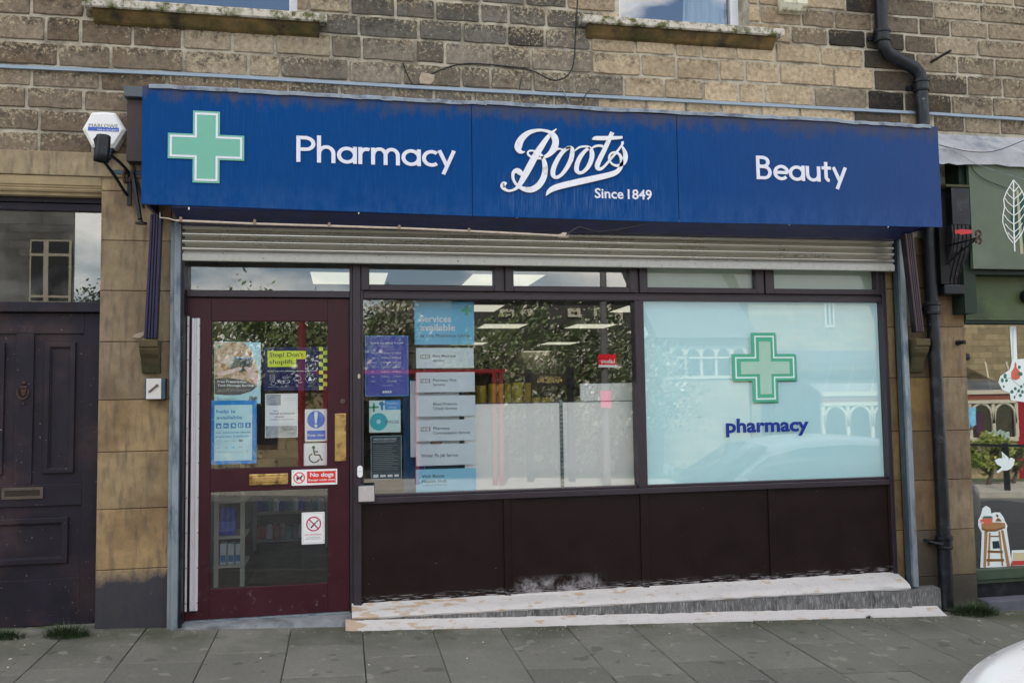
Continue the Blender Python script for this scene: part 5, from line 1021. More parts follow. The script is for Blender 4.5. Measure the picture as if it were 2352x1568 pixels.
n.text('lettering',m_ink,('Free',.25,.405,.032,.13),('blood pressure',.14,.470,.042,.76,.004),('check',.30,.545,.042,.28,.004),('available in the pharmacy',.16,.600,.026,.75));n.text('logo_word',m_pwhite,('Boots',.7,.88,.04,.2))
n=Notice('keep_clear_sign','white and blue keep clear sign with a big exclamation mark on the door glass',17,545,828,828,1238,YD,m_pwhite,'safety sign')
m_sblue=flat('safety_blue',10,96,190);n.circ('blue_disc',m_sblue,.50,.325,.40);n.rect('blue_band',m_sblue,(.10,.665,.92,.94))
n.poly('exclamation_mark',m_pwhite,[(.415,.10),(.45,.085),(.55,.085),(.59,.10),(.54,.44),(.46,.44)]);n.circ('dot',m_pwhite,.50,.52,.075);n.text('lettering',m_pwhite,('Keep clear',.13,.84,.075,.76,.02))
n=Notice('wheelchair_sign','white square sticker with worn black wheelchair symbol low on the door glass',17,532,1260,828,1545,YD,m_pwhite,'safety sign')
n.circ('head',m_ink,.42,.19,.075);n.strokes('symbol',m_ink,.009,[(.42,.27),(.46,.52),(.68,.54),(.76,.76),(.83,.74)],[(.44,.38),(.62,.40)]);n.strokes('wheel',m_ink,.008,[(.36+.0+.0,.48),(.27,.53),(.23,.62),(.25,.73),(.32,.82),(.42,.87),(.52,.86),(.62,.80),(.67,.72)])
# on the outside of the door
n=Notice('no_dogs_sign','white and red no dogs except guide dogs sign screwed to the door rail',7,752,124,1060,230,.0178,m_white,'sign',th=.002,rad=.005)
m_red=flat('sign_red',200,52,44);n.rect('red_panel',m_red,(.335,.13,.965,.87));n.text('lettering',m_pwhite,('No dogs',.40,.47,.25,.52,.03),('Except guide dogs',.365,.74,.13,.58,.02));n.circ('ban_ring',m_red,.165,.51,.115,.022)
n.poly('dog',m_ink,[(.10,.47),(.19,.46),(.215,.36),(.235,.35),(.25,.40),(.225,.46),(.21,.58),(.215,.68),(.195,.68),(.185,.6),(.135,.6),(.13,.69),(.11,.69),(.105,.58)]);n.strokes('ban_bar',m_red,.006,[(.09,.30),(.245,.74)])
b=MB();[b.disc(*n.P(u,v),.003,n.lay(),.001,8) for u in(.035,.965) for v in(.12,.88)];b.build('rivets',m_galvd,n.t)
n=Notice('no_smoking_sign','white no smoking sticker with a red ring on the lower door glass',7,820,413,975,628,.0395,m_white,'sign',rad=.004)
n.strokes('border_line',m_grey,.0012,[(.06,.04),(.94,.04),(.94,.96),(.06,.96)],close=True);m_red2=flat('sign_crimson',170,44,84);n.circ('ban_ring',m_red2,.52,.37,.30,.055);n.poly('cigarette',m_ink,[(.38,.47),(.60,.31),(.63,.345),(.42,.51)]);n.poly('cigarette_tip',m_ink,[(.62,.295),(.70,.24),(.73,.275),(.65,.33)])
n.strokes('smoke',m_grey,.0015,[(.32,.29),(.36,.33),(.32,.38),(.36,.44)],[(.27,.3),(.3,.35),(.28,.42)]);n.strokes('ban_bar',m_red2,.008,[(.32,.22),(.72,.52)]);n.text('lettering',m_red2,('NO SMOKING',.14,.725,.045,.72));n.text('small_print',m_ink,('It is against the law to',.2,.80,.022,.6,.008),('smoke in these premises',.14,.845,.022,.72,.008))
# in the left-hand window, on the glass
YW1=.050
n=Notice('opening_hours_notice','purple-blue store opening hours notice in the left-hand window beside the door post',8,82,468,358,855,YW1,flat('print_violet_blue',76,84,164),'notice')
n.strokes('border_line',m_skyb,.003,[(.01,.01),(.99,.01),(.99,.99),(.01,.99)],close=True)
D=['Mon','Tue','Wed','Thu','Fri','Sat','Sun'];T_=['9.00am - 6.00pm']*5+['9.00am - 1.00pm','Closed']
n.text('lettering',m_pwhite,('Store opening hours',.12,.135,.034,.76,.004),*[(d,.15,.30+i*.077,.026) for i,d in enumerate(D)],*[(t,.37 if i<6 else .5,.30+i*.077,.026,.46 if i<6 else .22) for i,t in enumerate(T_)])
n.rect('rules',m_pwhite,(.37,.18,.64,.184),(.38,.82,.63,.824));n.rect('badges',m_pwhite,*[(.40+i*.055,.91,.44+i*.055,.945) for i in range(4)])
n=Notice('wellbeing_leaflet','pale leaflet with a teal circle and green cross below the opening hours notice',8,108,880,308,1085,YW1,mat('pale_teal_paper',A(190,212,214),.6,var=.05),'leaflet')
n.rect('blue_block',flat('leaflet_blue',78,146,206),(.5,.0,1.,.3));n.circ('teal_disc',flat('leaflet_teal',66,166,180),.3,.66,.28);n.circ('disc_centre',m_pblue,.3,.66,.07);n.rect('cross_print',m_green,(.0,.18,.3,.24),(.12,.08,.18,.36));n.poly('figure_print',m_bluep,[(.36,.05),(.42,.02),(.46,.08),(.52,.12),(.44,.16),(.45,.3),(.38,.3),(.36,.16),(.3,.1)]);n.text('lettering',m_pwhite,('Healthy',.58,.13,.07,.34),('Living',.62,.25,.07,.24));n.text('word',m_grey,('SPACES',.5,.72,.09,.45))
n=Notice('charter_poster','dark slate poster of small white text at the bottom left of the left-hand window',8,118,1105,315,1385,YW1,flat('print_slate',52,66,76),'poster')
n.strokes('border_line',m_pblue,.0022,[(.01,.01),(.99,.01),(.99,.99),(.01,.99)],close=True);n.text('headline',m_pwhite,('WHAT IS UNLOCKING?',.08,.10,.04,.76,.01),('WHAT WE DO NEXT TO MEET IT',.08,.15,.025,.74));n.rect('text_lines',m_grey,*[(.08,.22+i*.042,.08+random.uniform(.6,.84),.232+i*.042) for i in range(14)]);n.rect('logos',m_pwhite,(.08,.88,.24,.95),(.3,.89,.48,.94),(.54,.89,.7,.94),(.76,.89,.9,.94))
# hanging services display
sv=thing('services_display','hanging column of pale blue and white pharmacy service boards in the left-hand window','display',(1.,.08,.8))
YS=.085;first=True
def board(k,x0,y0,x1,y1,m,Y=YS):
    a=rc(k,x0,y0,x1,y1,Y);b=BX(a[0],a[1],Y,Y+.003,a[2],a[3]).build('board',m,sv,bevel=.001);return a,b
def btext(a,par,m,*ts):
    b=MB()
    for t in ts:
        t=list(t)+[None]*(6-len(t));b.text(t[0],a[0]+t[1]*(a[1]-a[0]),a[3]-t[2]*(a[3]-a[2]),YS-.0006,t[3]*(a[3]-a[2]),width=t[4]*(a[1]-a[0]) if t[4] else None,bold=t[5] or 0)
    return b.build('lettering',m,par)
a,b=board(8,397,252,778,526,flat('board_sky_blue',104,180,218,k=.78))
btext(a,b,m_pwhite,('Services',.09,.47,.145,.52,.022),('available',.09,.67,.145,.59,.022));btext(a,b,m_ink,('at this Pharmacy today',.10,.82,.065,.82,.006))
w_=a[1]-a[0];h_=a[3]-a[2];MB().prism(plus(a[0]+.87*w_,a[3]-.2*h_,.034,.011),YS-.0006,YS-.0001).build('cross_print',m_green,b);q=MB();[q.disc(a[0]+u*w_,a[3]-v*h_,.005,YS-.0001,.002,10) for u in(.06,.94) for v in(.09,.86)];q.build('studs',m_pwhite,b)
m_bd=flat('board_pale_grey',198,208,222,k=.74)
for (x0,y0,x1,y1),tx,nhs in(((407,546,775,675),('New Medicine','Service'),1),((407,701,782,828),('Pharmacy First','Service'),1),((408,850,785,982),('Blood Pressure','Check Service'),0),((408,1004,787,1138),('Pharmacy','Contraception Service'),1),((408,1158,788,1294),('','Winter Flu Jab Service'),0)):
    a,b=board(8,x0,y0,x1,y1,m_bd);L_=[('NHS',.085,.50,.12,.13,.03)] if 0 else []
    if tx[0]: btext(a,b,m_ink,(tx[0],.285,.46,.13,.40 if tx[0]!='Pharmacy' else .28,.006),(tx[1],.285,.68,.13,(.2 if tx[1]=='Service' else .4 if tx[1].startswith('Ch') else .62),.006))
    else: btext(a,b,m_ink,(tx[1],.08,.60,.15,.62,.006))
    if nhs:
        W,Hh_=a[1]-a[0],a[3]-a[2];q=MB();q.box(a[0]+.075*W,a[0]+.235*W,YS-.0006,YS-.0001,a[3]-.53*Hh_,a[3]-.33*Hh_);q.build('logo_patch',m_grey,b);q=MB();q.text('NHS',a[0]+.09*W,a[3]-.50*Hh_,YS-.0008,.14*Hh_,width=.13*W,bold=.05);q.build('logo_letters',m_pwhite,b)
a,b=board(8,406,1316,789,1476,flat('board_light_blue',132,194,228,k=.78));btext(a,b,m_ink,('Visit Boots',.10,.34,.13,.37,.008),('Health Hub',.10,.54,.13,.41,.008),('or ask at the Pharmacy',.10,.66,.06,.42))
q=MB()
for x in(460,735):
    for y0,y1 in((520,552),(668,706),(820,856),(975,1010),(1130,1164),(1286,1322)):
        a1,a2=pt(8,x,y0,YS),pt(8,x,y1,YS);q.tube([a1+Vector((0,.0015,0)),(a1+a2)/2+Vector((.003,0,0)),a2+Vector((0,.0015,0))],.0012,6)
q.build('link_rings',m_steel,sv)
n=Notice('reverse_poster','white poster seen from behind with mirrored writing behind the hanging service boards',8,370,755,682,1238,.13,m_pwhite,'poster',th=.002)  # sheet and mirrored print built in place of a faint reflection
n.poly('hand_print',mat('hand_print_skin',A(150,120,112),.6,var=.25,vs=30),[(.42,.76),(.46,.68),(.52,.66),(.58,.69),(.66,.77),(.64,.84),(.58,.86),(.56,.98),(.44,.98),(.45,.86),(.4,.83)])
y=n.lay();b=MB()
for i,(t,wd) in enumerate((('A rewards',.42),('programme that',.62),('lets you earn',.5),('points on',.4),('everything',.4))):
    cx,zz=n.P(.5,.175+i*.055);b.text(t,cx,zz,y,.028*n.h,width=wd*n.w,align='c',bold=.01,fn=lambda u,v,cx=cx:(2*cx-u,v))
b.build('mirrored_lettering',m_grey,n.t)
BX(*rc(8,352,742,700,1330,.16)[:2],.16,.18,*rc(8,352,742,700,1330,.16)[2:]).build('x',m_ink) if False else None
a=rc(8,325,745,700,1470,.2);tag(BX(a[0],a[1],.2,.22,a[2],a[3]).build('blue_stand_board',flat('stand_blue',40,92,138),bevel=.003),'deep blue display board standing behind the hanging service boards','display board')
# white back panels of the window shelving
db=thing('display_backing','plain white back panels of shop shelving filling the lower left-hand window','shelving',(1.5,.3,.3))
YB=.10;zt=pt(9,300,902,YB).z;xb=pt(9,605,1200,YB).x;zt2=pt(9,900,772,YB+.06).z;xr=pt(9,1085,1000,YB).x;xm=pt(9,725,900,YB+.06).x
m_pan=mat('white_shelf_panel',A(218,222,228,.70),.5,var=.03,vs=2)
m=BX(a[1]+.004,xb-.012,YB,YB+.02,.75,zt);m.build('back_panel',m_pan,db,bevel=.002);BX(xb+.012,2.02,YB,YB+.02,.75,zt+.004).build('back_panel',m_pan,db,bevel=.002)
BX(xm,2.05,YB+.06,YB+.08,.75,zt2).build('tall_panel',m_pan,db,bevel=.002)
u=BX(xb-.0115,xb+.0115,YB-.006,YB+.022,.75,zt+.02).build('slotted_upright',m_galv,db,bevel=.001);m=MB()
for i in range(22):
    z=.8+i*.029
    if z<zt-.01: m.box(xb-.008,xb-.002,YB-.0068,YB-.0062,z,z+.017);m.box(xb+.002,xb+.008,YB-.0068,YB-.0062,z,z+.017)
m.build('slots',m_black,u);BX(a[1],2.03,YB-.002,YB+.03,zt+.004,zt+.010).build('top_trim',m_galvd,db)
m_tub=mat('yellow_tub_plastic',A(190,160,40),.45,var=.12,vs=10)
tubs=[(9,60,785,130),(9,140,775,190),(9,190,775,240),(9,245,775,285),(9,290,765,365),(9,370,768,415),(9,420,862,470),(9,475,858,560)]
TL=['short faded tub at the left of the row of yellow tubs','yellow tub second from the left on the row behind the white panel','yellow tub third from the left behind the white panel','narrow yellow tub fourth from the left behind the white panel','widest tall yellow tub in the row behind the white panel','tall yellow tub at the right end of the tall row','low yellow tub just right of the tall tubs','low wide yellow tub at the right end of the row']
for (k,xa,yt,xc),l in zip(tubs,TL):
    p=pt(k,xa,yt,.9);q=pt(k,xc,yt,.9);r=(q.x-p.x)/2*.97;t=thing('yellow_tub',l,'tub',(p.x+r,.9+r,1.3),'yellow tubs in the left-hand window');zb=pt(k,xa,930,.9).z
    MB().lathe([(r*.9,0),(r,(p.z-zb)*.8)],(p.x+r,.9+r,zb),'z',20).build('body',m_tub,t,smooth=True);MB().lathe([(r*1.03,0),(r*1.03,(p.z-zb)*.16),(r*.95,(p.z-zb)*.19)],(p.x+r,.9+r,zb+(p.z-zb)*.8),'z',20).build('lid',m_tub,t,smooth=True)
zb=pt(9,300,925,.9).z;o=MB().box(1.2,4.6,.85,1.5,zb-.06,zb-.001);tag(o.build('window_counter',m_ceil,bevel=.004),'long white counter top holding the yellow tubs inside the left-hand window','counter')
a=rc(8,560,612,985,672,3.);t=thing('prescriptions_sign','dull hanging sign reading Prescriptions deep inside the shop','sign',(a[0],3,a[2]));BX(a[0],a[1]+.03,3.,3.03,a[2]-.03,a[3]+.03).build('panel',flat('sign_taupe',106,100,92),t)
mb=MB();mb.text('Prescriptions',a[1],a[2]+.015,2.998,(a[3]-a[2])*.62,align='r',bold=.02,width=(a[1]-a[0])*1.0);mb.build('lettering',flat('sign_dark_letters',44,44,60),t)
# shelving seen through the lower door glass
def shelf_unit(name,label,X0,X1,Yf,dep,zs,m,top):
    t=thing(name,label,'shelving',((X0+X1)/2,Yf,.05))
    b=MB();b.box(X0,X0+.03,Yf,Yf+.03,.06,top);b.box(X1-.03,X1,Yf,Yf+.03,.06,top);b.build('frame',m,t);BX(X0+.031,X1-.031,Yf+dep,Yf+dep+.02,.06,top).build('back',m_carpet,t)
    for z in zs: BX(X0-.002,X1+.002,Yf-.01,Yf+dep,z-.02,z).build('shelf',m,t,bevel=.003)
    return t
m_shf=flat('shelf_cream',176,180,170);Yf=.75
q=lambda x,y:pt(7,x,y,Yf)
X0=q(228,500).x;X1=X0+.21;zsh=[q(320,y).z for y in(770,575,335)]
shelf_unit('near_shelf_unit','cream shelf unit with blue bottles just inside the lower door glass',X0,X1,Yf,.35,zsh,m_shf,1.6)
BL=['tall blue bottle, nearest the door edge on the upper shelf inside the door','tall blue bottle second from left on the upper shelf inside the door','tall blue bottle third from left on the upper shelf inside the door']
m_bb=flat('blue_bottle',38,64,170,.3);m_wb=flat('white_carton',190,200,210)
for i,l in enumerate(BL):
    x=q(278+i*34,500).x;h=q(278,385+i*2).z-zsh[1];t=thing('blue_bottle',l,'bottle',(x,Yf+.05,zsh[1]),'blue bottles on the shelf inside the door');MB().lathe([(.024,0),(.025,.01),(.025,h*.75),(.02,h*.8),(.02,h)],(x,Yf+.05,zsh[1]+.001),'z',14).build('body',m_bb,t,smooth=True);MB().lathe([(.0256,h*.15),(.0256,h*.5)],(x,Yf+.05,zsh[1]),'z',14).build('label',flat('bottle_label',90,110,200),t,smooth=True)
for i,(xa,l) in enumerate(((265,'white and blue carton at the left of the lower shelf inside the door'),(317,'white and blue carton in the middle of the lower shelf inside the door'),(370,'white and blue carton at the right of the lower shelf inside the door'))):
    p=q(xa,760);r=q(xa+44,628);t=thing('carton',l,'carton',(p.x,Yf+.02,zsh[0]),'cartons on the shelf inside the door');BX(p.x,r.x,Yf+.02,Yf+.1,zsh[0]+.001,r.z).build('box',m_wb,t,bevel=.002);BX(p.x+.004,r.x-.004,Yf+.0185,Yf+.0199,zsh[0]+.02,zsh[0]+(r.z-zsh[0])*.45).build('blue_print',m_bluep,t)
Yf=2.6;q=lambda x,y:pt(7,x,y,Yf);zsh=[q(600,y).z for y in(600,415)];shelf_unit('far_shelf_unit','long low shelf unit of small goods further inside the shop door',q(490,500).x,q(1000,500).x,Yf,.4,zsh,flat('shelf_grey',130,134,136),q(600,300).z)
rows=[(zsh[1],q(600,330).z,'upper'),(zsh[0],q(600,500).z,'lower')]
cols=[m_bb,flat('jar_teal',70,130,140),m_wb,flat('jar_red',150,36,40),flat('jar_grey',120,126,130)]
for z,zt_,rw in rows:
    for i in range(11):
        x=q(510+i*44,400).x;r=.035;h=(zt_-z)*random.uniform(.7,1);mm=cols[(0,0,1,2,0,1,2,0,4,1,2)[i] if rw=='upper' else (3,3,2,3,4,1,4,2,3,0,2)[i]]
        m=MB();m.lathe([(r,0),(r,h*.8),(r*.7,h*.85),(r*.7,h)],(x,Yf+.08,z+.001),'z',12);o=m.build('jar',mm,smooth=True);tag(o,'small jar on the %s row of the far shelf unit seen through the door'%rw,'jar','jars on the far shelf unit, %s row'%rw)
# ceiling lights
m_lt=emit('light_panel_glow',(1.,.95,.76),.40)
for i,(x,y,l) in enumerate(((-.29,2.31,'nearest ceiling light panel above the shop door'),(1.22,2.31,'ceiling light panel behind the middle transom windows'),(1.32,5.0,'ceiling light panel second row at the left of the left-hand window'),(3.66,5.0,'ceiling light panel second row at the right end of the left-hand window'),(2.22,7.78,'wide ceiling light panel third row left'),(3.72,7.76,'wide ceiling light panel third row right'),(2.3,12.2,'small far ceiling light panel left'),(4.3,12.2,'small far ceiling light panel in the middle'),(4.5,15.6,'very far ceiling light panel'),(5.6,19.2,'farthest and smallest ceiling light panel'))):
    t=thing('ceiling_light',l,'ceiling light',(x+.35,y+.4,2.6),'shop ceiling light panels');BX(x,x+.71,y,y+.85,2.611,2.6195).build('diffuser',m_lt,t);m=MB();m.stroke([(0,0)]*0 or [(x,2.612),(x+.71,2.612)],.001,y-.002,.001);m=MB()
    for p in((x-.02,x,y-.02,y+.87),(x+.71,x+.73,y-.02,y+.87),(x,x+.71,y-.02,y),(x,x+.71,y+.85,y+.87)): m.box(p[0],p[1],p[2],p[3],2.608,2.6195)
    m.build('frame',m_pwhite,t)
# ------------------------------------------------------------------ white parked car in front of the camera
car=thing('parked_car','white hatchback parked at the kerb, only its front corner in view at the bottom right','car',(4.15,-2.95,RZ(4)))
m_cp=mat('white_car_paint',A(222,224,224,.76),.28,var=.03,vs=3,coat=.5,speck=A(90,88,84),speck_s=26,speck_t=.74)
RZc=RZ(4.)-.115
# stations: x, half width, sill z, belt z, top z, top half width
DXC=.43
S=[(2.10,.40,.30,.48,.56,.30),(2.16,.60,.20,.52,.63,.44),(2.28,.74,.17,.60,.715,.56),(2.50,.83,.16,.70,.79,.62),(2.85,.86,.16,.77,.865,.64),(3.15,.865,.16,.82,.91,.64),(3.30,.868,.16,.85,.955,.64),(3.55,.87,.16,.87,1.14,.60),(3.85,.87,.16,.885,1.34,.56),(4.2,.87,.16,.90,1.43,.55),(4.7,.87,.16,.91,1.455,.55),(5.2,.87,.16,.92,1.42,.54),(5.6,.865,.17,.93,1.33,.52),(5.9,.85,.2,.94,1.12,.52),(6.05,.80,.26,.9,.98,.5),(6.12,.62,.34,.78,.84,.42)]
vs=[];K=13
S=[(a[0]+DXC,)+(a[1],a[2],a[3]-(.08 if a[0]<3.4 else .03))+(a[4]-(.09 if a[0]<3.4 else .04),a[5]) for a in S]
for x,w_,s,b,t,tw in S:
    h=t-b;half=[(0,s-.02),(w_*.75,s-.01),(w_*.95,s+.05),(w_,s+.22*(b-s)+.05),(w_*1.0,s+.62*(b-s)),(w_*.985,b-.035),(w_*.95,b),((w_*.93+tw)/2,b+h*.45),(tw,b+h*.86),(tw*.8,b+h*.965),(tw*.45,t-.004),(0,t)]
    ring=[(-2.95-a,c) for a,c in half]+[(-2.95+a,c) for a,c in half[-2:0:-1]]
    vs+=[(x,y,RZc+c) for y,c in ring]
K=len(ring);m=MB();m.add(vs,[(i*K+j,i*K+(j+1)%K,(i+1)*K+(j+1)%K,(i+1)*K+j) for i in range(len(S)-1) for j in range(K)]+[tuple(range(K-1,-1,-1)),tuple(range((len(S)-1)*K,len(S)*K))])
o=m.build('body',m_cp,car,smooth=True);s=o.modifiers.new('sub','SUBSURF');s.levels=2;s.render_levels=2
m_cg=mat('car_glass',(.01,.012,.014),.05,var=0,spec=.7)
def side_glass(sgn):
    P=[];top=[];n0=6
    for (x,w_,s,b,t,tw) in S[6:14]:
        h=t-b;lo=w_*.945+.004;P.append((x+(.16 if x<3.4+DXC else 0),-2.95+sgn*lo,RZc+b+.025));top.append((x+(.16 if x<3.4+DXC else 0),-2.95+sgn*(tw+ (w_*.93+tw)/2*.0+.018),RZc+b+h*.80))
    b_=MB();v=[];[v.extend((p,q)) for p,q in zip(P,top)];b_.add(v,[(2*i,2*i+2,2*i+3,2*i+1) if sgn<0 else (2*i,2*i+1,2*i+3,2*i+2) for i in range(len(P)-1)]);o=b_.build('side_window',m_cg,car,smooth=True);z=o.modifiers.new('t','SOLIDIFY');z.thickness=.006
side_glass(-1);side_glass(1)
b_=MB();b_.add([(3.24+DXC,-2.95-.60,RZc+.885),(3.24+DXC,-2.95+.60,RZc+.885),(3.88+DXC,-2.95+.50,RZc+1.30),(3.88+DXC,-2.95-.50,RZc+1.30),(3.2+DXC,-2.95,RZc+.90),(3.86+DXC,-2.95,RZc+1.335)],[(0,4,5,3),(4,1,2,5)]);o=b_.build('windscreen',m_cg,car,smooth=True);z=o.modifiers.new('t','SOLIDIFY');z.thickness=.01
def wheel(x,sy):
    c=(x,-2.95+sy*.78,RZc+.31);w_=MB();w_.lathe([(.2,-.09),(.3,-.09),(.31,-.06),(.31,.06),(.3,.09),(.2,.09)],(0,0,0),'z',32)
    w_.v=[(c[0]+a,c[1]+z,c[2]+b) for a,b,z in w_.v];t=w_.build('wheel',flat('tyre_rubber',34,34,36,.8),car,smooth=True)
    r=MB();r.lathe([(.2,-.07),(.2,.07),(.06,.085)],(0,0,0),'z',24);r.v=[(c[0]+a,c[1]+z*(1 if sy>0 else -1),c[2]+b) for a,b,z in r.v];r.build('rim',m_galv,t,smooth=True)
for x in(2.95+DXC,5.45+DXC):
    for sy in(-1,1): wheel(x,sy)
for sy in(-1,1):
    b_=MB();b_.lathe([(.02,-.03),(.075,-.015),(.08,.01),(.05,.03),(.01,.036)],(2.19+DXC,-2.95+sy*.50,RZc+.42),'x',18);b_.v=[(x+.02*abs(y+3.1),y*1.0,z) for x,y,z in b_.v];b_.build('headlight',m_glass if False else m_steel,car,smooth=True)
    b_=MB();b_.obox((3.35+DXC,-2.95+sy*.96,RZc+.98),(1,0,0),(0,1,0),(0,0,1),.04,.09,.06);b_.build('mirror',m_cp,car,bevel=.02,seg=3)
b_=MB();b_.box(2.085+DXC,2.11+DXC,-2.95-.3,-2.95+.3,RZc+.28,RZc+.39);b_.build('grille',m_black,car,bevel=.01)
# ------------------------------------------------------------------ the sunlit side of the street, seen only in the glass
def stone_wall(h,c):
    b=h['nt'].nodes.new('ShaderNodeTexBrick');b.inputs['Scale'].default_value=1;b.inputs['Brick Width'].default_value=.42;b.inputs['Row Height'].default_value=.17;b.inputs['Mortar Size'].default_value=.008
    b.inputs['Color1'].default_value=(1,1,1,1);b.inputs['Color2'].default_value=(.6,.6,.6,1);b.inputs['Mortar'].default_value=(.5,.47,.42,1);s=h['nt'].nodes.new('ShaderNodeSeparateXYZ');k=h['nt'].nodes.new('ShaderNodeCombineXYZ')
    h['L'](h['g'].outputs['Position'],s.inputs[0]);h['L'](s.outputs[0],k.inputs[0]);h['L'](s.outputs[2],k.inputs[1]);h['L'](k.outputs[0],b.inputs['Vector']);return h['mixc'](1.,c,b.outputs['Color'],'MULTIPLY')
m_ow=mat('sunlit_sandstone',(.40,.32,.19),.9,var=.2,vs=5,extra=stone_wall);m_ocw=flat('cream_joinery',176,172,156,k=.75);m_odk=flat('dark_opening',20,22,24);m_osl=mat('grey_slate',(.10,.10,.11),.8,var=.2,vs=7);m_ogl=glass('far_glass',2.,(.5,.52,.55))
G=lambda k,x,y,D:rf(k,x,y,D)
hall=thing('church_hall','sunlit stone hall with a row of arched windows across the street, seen reflected','building',(10,-16,RZ(10)))
D=15.;a=G(10,200,800,D);b=G(10,745,515,D);zt=b.z;x0,x1=a.x,b.x
m=MB();m.box(x0,x1,-D-4,-D,-.6,zt);m.build('wall',m_ow,hall);f0=G(10,250,795,D);f1=G(10,730,590,D)
BX(f0.x,f1.x,-D,-D+.05,f0.z,f1.z).build('window_panel',m_ocw,hall);m=MB();wd=(f1.x-f0.x)/5
for i in range(5):
    cx=f0.x+wd*(i+.5);r=wd*.4;zc=f1.z-r-.06;m.prism([(cx-r,f0.z+.08),(cx+r,f0.z+.08)]+arc(cx,zc,r,r,0,180,10),-D+.051,-D+.056)
m.v=[(x,y,z) for x,y,z in m.v];m.build('arched_glass',m_odk,hall);m=MB();zc=(f0.z+f1.z)/2+.1;m.box(f0.x,f1.x,-D+.057,-D+.08,zc,zc+.05);m.build('glazing_bar',m_ocw,hall)
m=MB();m.xprism([(-D+.3,zt-.1),(-D-4,zt+3.6),(-D-4.2,zt+3.5),(-D-.1,zt-.2)],x0-.2,x1+.2);m.build('roof',m_osl,hall)
D2=16.;xe=G(10,760,600,D2).x;m=MB();m.box(xe,24,-D2-6,-D2,-1.2,4.2);m.add([(xe,-D2,4.2),(24,-D2,4.2),(24,-D2-3,7.2),(xe,-D2-3,7.2),(xe,-D2-6,4.2),(24,-D2-6,4.2)],[(0,3,4),(1,5,2)]);m.build('main_block',m_ow,hall);m=MB();m.add([(xe-.2,-D2+.2,4.1),(24.2,-D2+.2,4.1),(24.2,-D2-3,7.3),(xe-.2,-D2-3,7.3),(xe-.2,-D2-6.2,4.1),(24.2,-D2-6.2,4.1)],[(0,1,2,3),(3,2,5,4)]);m.build('main_roof',m_osl,hall)
p=G(10,1235,470,D2);q=G(10,1292,325,D2);m=MB();m.box(p.x,q.x,-D2,-D2+.04,p.z,q.z+.3);wf=m.build('window',m_ocw,hall);m=MB();cx=(p.x+q.x)/2;m.box(p.x+.06,cx-.03,-D2+.041,-D2+.045,p.z+.08,q.z+.2);m.box(cx+.03,q.x-.06,-D2+.041,-D2+.045,p.z+.08,q.z+.2);m.build('panes',m_odk,wf)
pc=thing('glass_porch','long cream glazed porch with a lean-to glass roof across the street, seen reflected','porch',(13,-12.5,RZ(13)))
D=12.5;xa=G(10,1225,900,D).x;xb=G(19,540,1000,D).x;z1=(G(10,1400,945,D).z+G(19,300,830,D).z)/2;z2=G(10,1400,760,D+2).z;z0=G(10,1400,1190,D).z
m=MB();nb=int((xb-xa)/.62)
for i in range(nb+1):
    x=xa+(xb-xa)*i/nb;m.box(x-.04,x+.04,-D-.08,-D,z0,z1);m.bar((x,-D-.04,z1+.25),(x+1.5,-D-2.,z2+.25),.035,.035)
m.box(xa,xb,-D-.1,-D+.02,z1,z1+.08);m.box(xa,xb,-D-.1,-D+.02,z1+.22,z1+.32);m.box(xa,xb,-D-.1,-D+.02,z0-.1,z0);m.build('frame',m_ocw,pc)
m=MB()
for i in range(nb):
    x=xa+(xb-xa)*(i+.5)/nb;w_=(xb-xa)/nb/2-.04;zc=z1-w_;m.stroke([(x-w_-.02,zc-.2)]+arc(x,zc,w_,w_,180,0,10)+[(x+w_+.02,zc-.2)],.05,-D+.0,.04)
m.build('arches',m_ocw,pc);BX(xa,xb,-D-.05,-D-.045,z0,z1).build('glazing',m_ogl,pc);BX(xa,xb,-D-.06,-D-.02,z1+.08,z1+.22).build('brown_panels',flat('porch_brown',120,70,60),pc);BX(xa,xb,-D-.1,-D-.02,-1.2,z0-.1).build('base_wall',m_ow,pc)
m=MB();m.add([(xa,-D-.04,z1+.28),(xb,-D-.04,z1+.28),(xb,-D-2,z2+.28),(xa,-D-2,z2+.28)],[(0,1,2,3)]);m.build('roof_glass',m_ogl,pc);BX(xa,xb,-D-2.6,-D-2.2,z2+.1,z2+.6).build('lead_gutter',m_osl,pc);BX(xa,xb,-D-2.6,-D-2.3,-1.2,z2+.1).build('inner_wall',m_odk,pc)
d=thing('red_door','dark red door beyond the porch across the street, seen reflected','door',(xb+.6,-12.6,RZ(14)));BX(xb+.02,xb+.5,-12.7,-12.55,-.9,z1+.1).build('leaf',flat('door_red',130,22,34),d);BX(xb+.5,xb+.62,-12.7,-12.5,-.9,z1+.2).build('frame',m_ocw,d);BX(xb+.62,xb+3,-12.7,-12.6,-.9,z1+.1).build('glazing',m_odk,d)
rl=thing('street_railing','black street railing along the far pavement, seen reflected','railing',(14,-9.3,RZ(14)));m=MB()
for x in [9+i*1.3 for i in range(9)]: m.box(x-.04,x+.04,-9.4,-9.32,RZ(x)+.1,RZ(x)+1.05)
m.bar((9,-9.36,RZ(9)+1.0),(19.4,-9.36,RZ(19.4)+1.),.05,.05);m.build('bars',m_black,rl)
